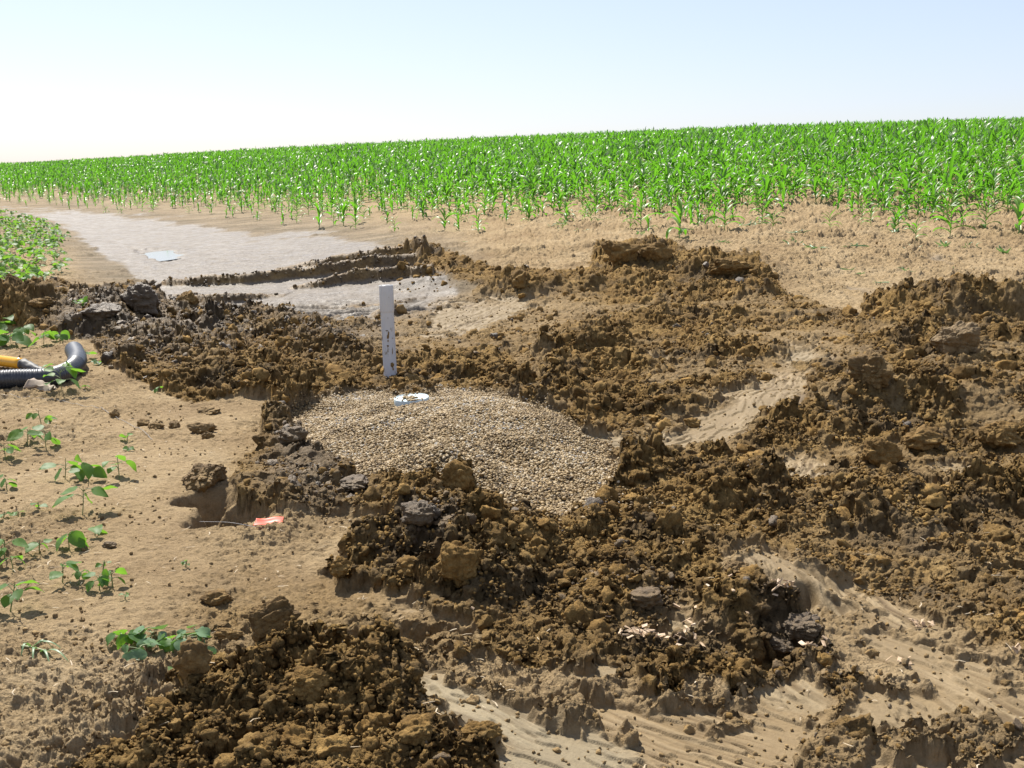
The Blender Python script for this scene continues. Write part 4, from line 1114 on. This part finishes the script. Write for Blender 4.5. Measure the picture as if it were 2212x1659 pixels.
def corn():
    x, y, z, u, v, h = corn_positions(); n = len(x)
    print('corn plants', n)
    rng = np.random.default_rng(31)
    px = h / y * 1098
    infr = (u > 8) & (u < W0 - 8)
    score = np.where(infr, v * 1.0 + px * .6, -1e9)       # nearest rows show whole
    order = np.argsort(-score)[:296]
    ind = np.zeros(n, bool); ind[order] = True
    z = surface(x, y) - .01
    rz = rng.uniform(0, 6.28, n); tx = rng.normal(0, .06, n); ty = rng.normal(0, .06, n)
    patch = np.clip(.5 + .8 * fbm(x * .25, y * .25, 2, 28), 0, 1)
    tint = np.clip(.5 * patch + rng.normal(.05, .22, n) + .6 * np.clip(1 - (h - .38) / .22, 0, 1), 0, 1)
    # individuals
    protos = []
    for k in range(14):
        (lv, lf), (sv, sf) = corn_leafs(300 + k, 7, 3, [7, 8, 6, 7, 8, 7, 6][k % 7])
        sv, sf = sv, sf
        lm = mesh_np('corn_leaves', lv, lf, M_CORN, True, dict(tint=np.full(len(lv), (k % 7) / 7 * .7 + .2)))
        sm = mesh_np('corn_stalk', sv, sf, M_CSTEM, True)
        protos.append((lm, sm))
    front = sorted(order, key=lambda i: -v[i])
    names = {}
    for c, i in enumerate(front):
        lm, sm = protos[int(rng.integers(0, 14))]
        if u[i] < 620: lab = 'young corn plant in the front rows beyond the wet mud channel'; g = 'corn plants beyond the wet mud'
        elif u[i] < 1300: lab = 'young corn plant in the front rows above the bare soil at mid-field'; g = 'corn plants at mid-field'
        else: lab = 'young corn plant in the front rows up the slope beyond the far mound'; g = 'corn plants up the slope'
        e = link('corn_plant', None, None, (x[i], y[i], z[i]), (ty[i] * -1, tx[i], rz[i]), lab, 'corn plant', g, scale=(h[i],) * 3)
        link('foliage', lm, e); link('stalk', sm, e)
    rest = ~ind
    for nm, sel, segs, acr, nl in (('near', rest & (y < 34), 5, 3, 7), ('far', rest & (y >= 34), 3, 2, 6)):
        pass
    V = []; F = []; T = []; off = 0
    for sel, segs, acr, nl in ((rest & (y < 34), 5, 3, 7), (rest & (y >= 34), 3, 2, 7)):
        i = np.nonzero(sel)[0]
        tl = []; 
        for k in range(10):
            (lv, lf), (sv, sf) = corn_leafs(500 + k, segs, acr, nl, 1)
            if acr == 2: lv = lv * 1.0
            tl.append((np.vstack([lv, sv]), np.vstack([lf, sf + len(lv)])))
        w = rng.integers(0, 10, n)
        w2 = np.where(sel, w, -1)
        v_, f_, t_ = instance_mesh(tl, x, y, z, h * np.where(y > 34, 1.0, 1), rz, tx, ty, w2, tint)
        V.append(v_); F.append(f_ + off); off += len(v_); T.append(t_)
    me = mesh_np('corn_crop', np.concatenate(V), np.concatenate(F), M_CORN, True, dict(tint=np.concatenate(T)))
    link('corn_crop', me, kind='stuff', label='dense green corn crop covering the hillside to the skyline', cat='corn')
corn()

# single corn plants standing alone in front of the rows, and flattened ones
rngp = np.random.default_rng(77)
SOLO = [(1468, 520, 66, 'corn plant with a broken leaf at its foot, alone above the far mound'), (1565, 503, 52, 'upright corn plant above the trampled leaves'), (1384, 498, 56, 'bushy corn plant above the left end of the far mound'),
        (1932, 504, 46, 'corn plant standing on a dark crumb patch up the slope'), (2052, 514, 56, 'two-tier corn plant with drooping lower leaves up the slope'), (1977, 530, 34, 'tiny corn plant right of the dark crumb patch'),
        (2200, 512, 70, 'tall corn plant nearest the right border'), (2128, 500, 40, 'corn plant second from the right border'), (690, 494, 46, 'corn plant first of the lone cluster above the wet mud'), (742, 488, 42, 'pale corn plant in the middle of the lone cluster above the wet mud'),
        (768, 484, 44, 'corn plant last of the lone cluster above the wet mud'), (961, 502, 38, 'corn plant leftmost of three small ones on bare soil'), (991, 500, 30, 'corn plant middle of three small ones on bare soil'), (1033, 505, 30, 'corn plant rightmost of three small ones on bare soil'),
        (1143, 478, 40, 'small slim corn plant at the tip of a sparse row'), (1655, 470, 48, 'slim corn plant left of the dark hollow row')]
for k, (u, v, hp, lab) in enumerate(SOLO):
    x, y = ground_at(u, v, zf=zbase); z = zg(x, y)
    (lv, lf), (sv, sf) = corn_leafs(800 + k, 7, 3, 7)
    h = hp / F0 * y / .92 * 1.3
    e = empty('corn_plant', (x, y, z - .01), lab, 'corn plant', group='corn plants standing alone')
    link('foliage', mesh_np('foliage', lv * h * np.array([1.15, 1.15, 1]), lf, M_CORN, True, dict(tint=np.full(len(lv), .75))), e); link('stalk', mesh_np('stalk', sv * h, sf, M_CSTEM, True), e)
def flat_corn(x, y, z, ln, seed, lab, grp, mat=None):
    (lv, lf), (sv, sf) = corn_leafs(seed, 7, 3, 6)
    rot = Euler((math.radians(80), 0, 0)).to_matrix(); R = np.array(rot)
    lv = lv @ R.T; sv = sv @ R.T
    lv[:, 2] = np.abs(lv[:, 2]) * .45 + .004; sv[:, 2] = sv[:, 2] * .4 + .012
    e = empty('fallen_corn_plant', (x, y, z + .004), lab, 'corn plant', rz=rngp.uniform(0, 6.28), group=grp)
    link('foliage', mesh_np('foliage', lv * ln, lf, mat or M_WILT, True, dict(tint=np.full(len(lv), rngp.uniform(.2, .9)))), e); link('stalk', mesh_np('stalk', sv * ln, sf, M_CSTEM, True), e)
FALLEN = [(1500, 508, .34), (1590, 495, .4), (1625, 490, .35), (1740, 512, .3), (1700, 534, .35), (1790, 540, .4), (1820, 538, .35), (2050, 535, .35), (2120, 540, .3), (2180, 548, .35), (1955, 543, .3), (1925, 510, .3), (1880, 617, .22),
          (2145, 655, .2), (1950, 595, .2), (1845, 600, .15), (1045, 500, .25), (1230, 492, .3), (1270, 505, .25), (1320, 482, .3), (1180, 498, .2), (1370, 510, .3), (1400, 535, .25), (1545, 528, .25), (1000, 525, .15), (1840, 588, .2), (2060, 590, .15), (2120, 612, .12)]
for k, (u, v, ln) in enumerate(FALLEN):
    x, y = ground_at(u, v, zf=zbase); 
    flat_corn(x, y, zg(x, y), ln * 1.15, 900 + k, 'flattened corn plant lying on the bare trampled soil below the rows' if k != 12 else 'wilted corn plant lying by itself above the churned mud', 'flattened corn plants')

# bean plants
def bean_leaf(L, W, cup, fold, rng, n=7):
    """heart shaped leaf, base at origin, pointing +X"""
    V = []; F = []
    for i in range(n + 1):
        q = i / n
        w = W * (math.sin(math.pi * min(1, q * 1.02 + .0)) ** .62) * (1.12 - .55 * q) if 0 < q < 1 else .02 * W
        x = L * (q - (.10 if 0 < q < .3 else 0) * 0)
        for j in (-1, -.5, 0, .5, 1):
            xx = x - (abs(j) ** 2) * L * .10 * (1 - q) 
            zz = abs(j) * w * fold + cup * (q * (1 - q)) * L - .25 * cup * q * q * L + .03 * L * math.sin(q * 9 + j * 4)
            V.append((xx, j * w, zz))
    for i in range(n):
        for j in range(4):
            b = i * 5 + j; F.append((b, b + 5, b + 6, b + 1))
    return np.array(V), np.array(F)
def rotm(ax, ay, az): return np.array(Euler((ax, ay, az)).to_matrix())
def bean_mesh(seed, h, nl, ls, wilt=False):
    rng = np.random.default_rng(seed); LP = []; SP_ = []
    top = np.array([rng.normal(0, .1) * h, rng.normal(0, .1) * h, h * .8])
    SP_.append(tube(catmull([(0, 0, -.01), top * .5 + np.array([.02 * h, 0, 0]), top], 6), [.0028, .0026, .0024, .0022, .002, .0018], 6, caps=False))
    for i in range(nl):
        az = i * 2.4 + rng.uniform(-.4, .4); q = rng.uniform(.35, 1)
        b = top * q; out = h * rng.uniform(.18, .42); tip = b + np.array([math.cos(az) * out, math.sin(az) * out, h * rng.uniform(.02, .2)])
        SP_.append(tube(catmull([b, (b + tip) / 2 + np.array([0, 0, h * .05]), tip], 5), [.0016] * 5, 5, caps=False))
        L = ls * rng.uniform(.7, 1.15)
        v, f = bean_leaf(L, L * .47, rng.uniform(-.15, .35), rng.uniform(.05, .35), rng)
        v = v @ rotm(rng.normal(0, .45), rng.uniform(-.1, .9) if not wilt else rng.uniform(.8, 1.4), az + rng.normal(0, .4)).T + tip
        LP.append((v, f))
    lv, lf = merge(LP); sv, sf = merge(SP_)
    lv[:, 2] = np.maximum(lv[:, 2], .003)
    return (lv, lf), (sv, sf)
def bean(x, y, z, h, nl, ls, seed, lab, grp=None, tint=.5, mat=None, name='bean_seedling'):
    (lv, lf), (sv, sf) = bean_mesh(seed, h, nl, ls)
    e = empty(name, (x, y, z), lab, 'plant', rz=rngp.uniform(0, 6.28), group=grp)
    link('foliage', mesh_np('foliage', lv, lf, mat or M_BEAN, True, dict(tint=np.full(len(lv), tint))), e); link('stem', mesh_np('stem', sv, sf, M_BSTEM, True), e)
SEED = [  # u, v of the foot, height px, leaves, leaf length px, label
    (178, 1117, 78, 5, 40, 'tall seedling with four broad leaves casting two leaf shadows'),
    (192, 1040, 50, 5, 30, 'seedling with a large dark lower leaf, right of the leafy cluster'), (140, 1035, 60, 5, 34, 'seedling with big round leaf hanging low in the leafy cluster'), (100, 975, 45, 5, 30, 'dark green spreading seedling at the top of the leafy cluster'),
    (60, 968, 40, 5, 30, 'seedling with leaves held flat near the left border'), (258, 1035, 55, 5, 26, 'seedling with paired grey-green leaves right of the cluster'), (90, 922, 40, 3, 20, 'thin two-leaved seedling with a long bare stem'),
    (12, 1000, 40, 6, 24, 'bushy small seedling cut by the left border, upper one'), (15, 1060, 30, 4, 20, 'yellow-green seedling at the left border'), (110, 925, 12, 4, 16, 'tiny pale seedling pressed flat on the soil'),
    (275, 955, 16, 4, 14, 'tiny dark seedling far right of the leafy cluster'), (278, 975, 10, 3, 12, 'flat scrap of seedling below the tiny dark one'), (85, 1108, 22, 3, 18, 'sprawling little seedling left of the tall one'), (40, 1122, 14, 3, 12, 'very small grey seedling near the left border'),
    (205, 1160, 26, 2, 34, 'single folded round leaf on a short stem'), (150, 1190, 40, 5, 36, 'seedling with three large drooping leaves beside the folded round leaf'), (85, 1200, 32, 4, 26, 'grey and green seedling leaning left'),
    (10, 1215, 50, 5, 30, 'seedling with bright top leaf cut by the left border'), (135, 1262, 50, 4, 28, 'upright seedling with two stacked round leaves'), (170, 1268, 36, 5, 18, 'small-leaved seedling in the middle of the lower row'),
    (215, 1278, 40, 6, 24, 'dense dark seedling in the lower row'), (243, 1272, 42, 4, 24, 'seedling with one bright cupped leaf at the end of the lower row'), (222, 1238, 26, 4, 12, 'fine upright sprig above the lower row'), (30, 1240, 36, 3, 26, 'seedling with one round leaf facing out, below the bright-topped one'),
    (22, 1325, 74, 6, 36, 'large dark seedling at the left border with long shadow'), (401, 1228, 16, 4, 9, 'tiny sprout alone on the open dry flat'), (341, 850, 16, 4, 9, 'tiny sprout right of the hose on the dry slope'),
    (135, 858, 68, 10, 26, 'leafy weed standing in front of the black hose'), (188, 775, 24, 4, 16, 'small weed behind the bend of the hose'), (212, 786, 8, 4, 14, 'flat pale weed right of the hose bend'),
    (25, 752, 44, 6, 34, 'broad-leaved weed behind the hose near the left border'), (95, 750, 34, 6, 26, 'broad-leaved weed behind the hose, dark leaf at its foot'), (60, 742, 40, 6, 24, 'pale weed behind the hose between the broad-leaved ones'), (130, 742, 22, 5, 18, 'low trailing weed behind the hose'),
    (8, 715, 30, 5, 24, 'dark weed at the left border below the bank'), (42, 792, 18, 3, 16, 'three-leaved sprout in front of the yellow tube'), (185, 850, 8, 4, 9, 'little tuft at the foot of the leafy weed'), (165, 700, 0, 0, 0, None),
    (8, 1130, 20, 3, 16, 'small seedling above the bright-topped one at the left border'), (270, 1300, 12, 3, 12, 'flattened scrap of leaf beyond the lower row'),
]
for k, (u, v, hp, nl, lp, lab) in enumerate(SEED):
    if not lab: continue
    x, y, z = ground_pt(u, v); sc = math.hypot(y, 1.6) / F0
    bean(x, y, z, hp * sc, nl, lp * sc * 1.1, 2000 + k, lab, 'seedlings on the dry soil', float(np.random.default_rng(k).uniform(.1, .8)))
def bean_rows():
    rng = np.random.default_rng(55)
    mk = poly_mask([(-700, 455), (0, 462), (50, 470), (100, 492), (150, 512), (120, 545), (140, 580), (150, 605), (100, 630), (0, 640), (-700, 640)], 0)
    mk2 = poly_mask([(-900, 440), (0, 452), (50, 462), (90, 490), (125, 512), (95, 545), (115, 580), (125, 605), (90, 640), (-900, 660)], 7)
    pts = []
    for i in range(14000):
        Y = math.sqrt(rng.uniform(12.5 ** 2, 42 ** 2)); t = rng.uniform(-.60, -.38); x = t * Y
        z = float(zbase(x, Y)); u, v = project(x, Y, z)
        if sample(mk, np.array([u]), np.array([v]))[0] < .5: continue
        row = (x * .85 + Y * .53) / .55
        if fbm(np.array([x * .5]), np.array([Y * .5]), 2, 56)[0] < -.28: continue
        if rng.uniform() > 1.3 * sample(mk2, np.array([u]), np.array([v]))[0]: continue
        if abs(row - round(row)) > .30 and v > 540: continue
        if any((x - a) ** 2 + (Y - b) ** 2 < (.16 + .0065 * Y) ** 2 for a, b, _ in pts): continue
        pts.append((x, Y, z))
    pts.sort(key=lambda p: p[1])
    vis = [p for p in pts if project(*p)[0] > -25]; off = [p for p in pts if project(*p)[0] <= -25][:60]
    vis = vis[:290]
    protos = []
    for k in range(10):
        (lv, lf), (sv, sf) = bean_mesh(3000 + k, .19, 11, .088)
        protos.append((mesh_np('foliage', lv, lf, M_BEAN, True, dict(tint=np.full(len(lv), .45 + .05 * k))), mesh_np('stem', sv, sf, M_BSTEM, True)))
    for p in vis + off:
        l, s_ = protos[int(rng.integers(0, 10))]
        far = project(*p)[1] < 520
        e = link('bean_plant', None, None, (p[0], p[1], zg(p[0], p[1])), (0, 0, rng.uniform(0, 6.28)), 'leafy bean plant in the far part of the left rows' if far else 'leafy bean plant in the near part of the left rows by the bank', 'bean plant',
                 'bean plants in the far rows' if far else 'bean plants in the near rows', scale=(float(rng.uniform(.9, 1.35)),) * 3)
        link('foliage', l, e); link('stem', s_, e)
    print('bean plants', len(vis), len(off))
bean_rows()
# a few beans peeking over the left bank
for k, (u, v, hp) in enumerate([(165, 640, 26), (195, 640, 20), (20, 625, 30), (55, 628, 34)]):
    x = X_of(u, 12.6); y = 12.6; z = zg(x, y)
    bean(x, y, z, .16, 8, .09, 3100 + k, ['bean plant peeping over the left bank, left one of two', 'bean plant peeping over the left bank, right one of two', 'bean plant right behind the left bank at the border', 'bean plant behind the brown lump on the left bank'][k], 'bean plants behind the bank', .6)

# wilted uprooted plants and the dried shoot
WILT = [(270, 1400, 'uprooted seedling with a ragged dark leaf, left end of the wilted clump'), (300, 1425, 'uprooted seedling with a large limp pale leaf in the wilted clump'), (325, 1395, 'uprooted seedling with leaves folded over, middle of the wilted clump'),
        (365, 1405, 'uprooted seedling with dark puckered leaf in the wilted clump'), (400, 1410, 'uprooted seedling with narrow leaves in the wilted clump'), (440, 1420, 'uprooted seedling with thin curled leaves, right end of the wilted clump'),
        (385, 1465, 'uprooted seedling with long bare stem below the wilted clump'), (430, 1385, 'uprooted seedling with tiny leaves above the wilted clump')]
for k, (u, v, lab) in enumerate(WILT):
    x, y, z = ground_pt(u, v)
    (lv, lf), (sv, sf) = bean_mesh(4000 + k, .08, 6 if k < 5 else 4, .066 if k < 5 else .05, True)
    lv[:, 2] = lv[:, 2] * .55 + .004; sv[:, 2] = sv[:, 2] * .4 + .006; lv[:, :2] *= 1.25; sv[:, :2] *= 1.25
    e = empty('uprooted_seedling', (x, y, z + .005), lab, 'plant', rz=k * 1.9, group='uprooted seedlings')
    link('foliage', mesh_np('foliage', lv, lf, M_WILT if k % 3 else M_BEAN, True, dict(tint=np.full(len(lv), .2 + .09 * k))), e); link('stem', mesh_np('stem', sv, sf, M_BSTEM, True), e)
def shoot():
    x, y, z = ground_pt(48, 1398); x2, y2, z2 = ground_pt(135, 1440)
    e = empty('wilted_grass_shoot', (x, y, z), 'pale wilted grass shoot lying on the dry soil', 'grass shoot')
    d = np.array([x2 - x, y2 - y, 0]); L = np.linalg.norm(d); d /= L; n_ = np.array([-d[1], d[0], 0])
    v, f = tube(catmull([(0, 0, .006), d * L * .3 + (0, 0, .02), d * L * .6 + (0, 0, .03)], 12), list(np.linspace(.004, .002, 12)), 6)
    link('stem', mesh_np('stem', v, f, simple_mat('pale_straw', (.42, .46, .25), .6), True), e)
    LP = []
    for k, (s0, a, ln) in enumerate(((.25, .5, .5), (.35, -.6, .45), (.55, .12, .55), (.5, -.3, .5), (.2, -.9, .3), (.3, .9, .25))):
        b = d * L * s0 + np.array([0, 0, .02]); dir_ = d * math.cos(a) + n_ * math.sin(a); sd_ = np.array([-dir_[1], dir_[0], 0]); V = []
        for i in range(9):
            q = i / 8; c = b + dir_ * L * ln * q + np.array([0, 0, .03 * math.sin(math.pi * q) - .012 * q]); w = .006 * (1 - q) ** .6 + .0004
            V += [c - sd_ * w, c + np.array([0, 0, -.002]), c + sd_ * w]
        LP.append((np.array(V), np.array([(i * 3 + j, i * 3 + j + 1, i * 3 + j + 4, i * 3 + j + 3) for i in range(8) for j in (0, 1)])))
    lv, lf = merge(LP)
    link('blades', mesh_np('blades', lv, lf, M_WILT, True, dict(tint=np.full(len(lv), .7))), e)
shoot()

# ------------------------------------------------------------------ wood chips
def chips():
    rng = np.random.default_rng(66)
    M = simple_mat('fresh_wood', (.78, .58, .37), .6, noise=(30, (.50, .33, .19), .35, .65))
    cl = [(1385, 1392, 50, 18, 40, 'pale wood chip in the densest scatter of chips on the mud', 'wood chips in the dense scatter'), (1470, 1398, 50, 10, 9, 'wood chip trailing right of the densest scatter', 'wood chips right of the dense scatter'),
          (1570, 1295, 22, 14, 4, 'wood chip on the ochre lump above the scatters', 'wood chips on the ochre lump'), (1690, 1285, 10, 12, 4, 'wood chip at the lip of the smear above the dark wet lump', 'wood chips at the lip of the smear'),
          (1700, 1345, 50, 14, 13, 'wood chip on the dark wet lump above the hollow', 'wood chips on the dark wet lump'), (1760, 1432, 40, 8, 6, 'wood chip just below the dark hollow', 'wood chips below the hollow'),
          (1995, 1352, 34, 8, 8, 'wood chip in the small far scatter on the right smear', 'wood chips on the right smear'), (1950, 1435, 40, 8, 5, 'wood chip on the grey clods below the right smear', 'wood chips on the grey clods'),
          (2190, 1432, 16, 8, 3, 'wood chip near the right border', 'wood chips near the right border'), (1480, 1360, 120, 60, 10, 'stray wood chip lying apart from the scatters', 'stray wood chips'), (1020, 1353, 4, 2, 1, 'lone wood chip below the broad ochre block', None)]
    for (u, v, su, sv_, n, lab, grp) in cl:
        for _ in range(int(n * 1.6) if grp else n):
            uu = u + rng.normal(0, su * .5); vv = v + rng.normal(0, sv_ * .5)
            x, y, z = ground_pt(uu, vv)
            L = rng.uniform(.012, .034); W = rng.uniform(.006, .014); T = rng.uniform(.0015, .004)
            V = np.array([(-L, -W * .8, 0), (L * .8, -W, 0), (L, W * .6, 0), (-L * .7, W, 0), (-L * .9, -W * .7, T), (L * .8, -W * .8, T * 1.3), (L * .9, W * .5, T), (-L * .7, W * .8, T * 1.2)]) * .62
            V[:, 2] += rng.normal(0, .0015, 8)
            F = np.array([(3, 2, 1, 0), (4, 5, 6, 7), (0, 1, 5, 4), (1, 2, 6, 5), (2, 3, 7, 6), (3, 0, 4, 7)])
            o = link('wood_chip', mesh_np('wood_chip', V, F, M, False), None, (x, y, z + .018), (rng.normal(0, .45), rng.normal(0, .45), rng.uniform(0, 6.28)), lab, 'wood chip', grp)
chips()

# ------------------------------------------------------------------ straw and dead fibres on the soil
def straw():
    rng = np.random.default_rng(91); n = 9000
    y = np.sqrt(rng.uniform(2.4 ** 2, 12 ** 2, n)); t = rng.uniform(-.58, .58, n); x = t * y
    zm = zmacro(x, y); S = soil(x, y, zm)
    d = (.22 + .5 * np.clip(fbm(x * 1.3, y * 1.3, 3, 720), 0, 1)) * (1 - .75 * S['churn']) * (1 - S['wet']) * (1 - S['gravel']) * (1 - .6 * S['smear'])
    k = rng.uniform(0, 1, n) < d; x, y = x[k], y[k]; n = len(x); z = surface(x, y)
    L = rng.uniform(.006, .024, n); w = rng.uniform(.0009, .0022, n); a = rng.uniform(0, 6.283, n); up = rng.normal(0, .12, n)
    P = np.stack([x, y, z + .006], 1); D = np.stack([np.cos(a), np.sin(a), up], 1); Q = np.stack([-np.sin(a), np.cos(a), 0 * a], 1); b = rng.normal(0, .25, n)
    m0 = P + Q * (b * L)[:, None] + [0, 0, .0015]
    e0 = P - D * L[:, None]; e1 = P + D * L[:, None]; ww = Q * w[:, None]
    V = np.stack([e0 - ww, e0 + ww, m0 - ww, m0 + ww, e1 - ww * .5, e1 + ww * .5], 1).reshape(-1, 3)
    o = (np.arange(n) * 6)[:, None]
    F = np.concatenate([o + np.array([[0, 2, 3, 1]]), o + np.array([[2, 4, 5, 3]])])
    link('plant_litter', mesh_np('plant_litter', V, F, simple_mat('dead_straw', (.72, .60, .42), .8, noise=(14, (.34, .25, .15), .35, .65))), kind='stuff', label='bits of pale straw and dead fibre strewn on the dry soil', cat='litter')
    print('straw', n)
straw()

# ------------------------------------------------------------------ thin wire on the dry soil
def wire():
    P = []
    for (u, v) in ((-80, 855), (0, 861), (100, 868), (200, 885), (290, 925), (330, 955)):
        x, y, z = ground_pt(u, v); P.append((x, y, z + .008))
    p = catmull(P, 90); p[:, 2] = surface(p[:, 0], p[:, 1]) + .006
    v, f = tube(p - p[0], [.0014] * 90, 6)
    link('thin_wire', mesh_np('thin_wire', v, f, bpy.data.materials['steel_wire'], True), None, tuple(p[0]), label='thin dark wire lying across the dry soil below the hose', cat='wire')
wire()

# all albedos to their real-world level (exposure is set for them)
ALBEDO = {'corn_leaf': .80, 'bean_leaf': .72, 'wilted_leaf': .72, 'white_plastic': .72, 'pale_blue_plastic': .75, 'flag_plastic': .9, 'puddle_water': 1.0, 'yellow_gloss': .8}
for m in bpy.data.materials:
    k = ALBEDO.get(m.name, .70); t = m.node_tree
    for nd in list(t.nodes):
        inp = nd.inputs.get('Base Color') if nd.type == 'BSDF_PRINCIPLED' else (nd.inputs.get('Color') if nd.type == 'BSDF_TRANSLUCENT' else None)
        if inp is None: continue
        if inp.links:
            src = inp.links[0].from_socket
            mx = t.nodes.new('ShaderNodeMix'); mx.data_type = 'RGBA'; mx.blend_type = 'MULTIPLY'; mx.inputs[0].default_value = 1
            mx.inputs[7].default_value = (k, k, k, 1)
            t.links.new(src, mx.inputs[6]); t.links.new(mx.outputs[2], inp)
        else:
            c = inp.default_value; inp.default_value = (c[0] * k, c[1] * k, c[2] * k, 1)
print('objects', len(bpy.data.objects))
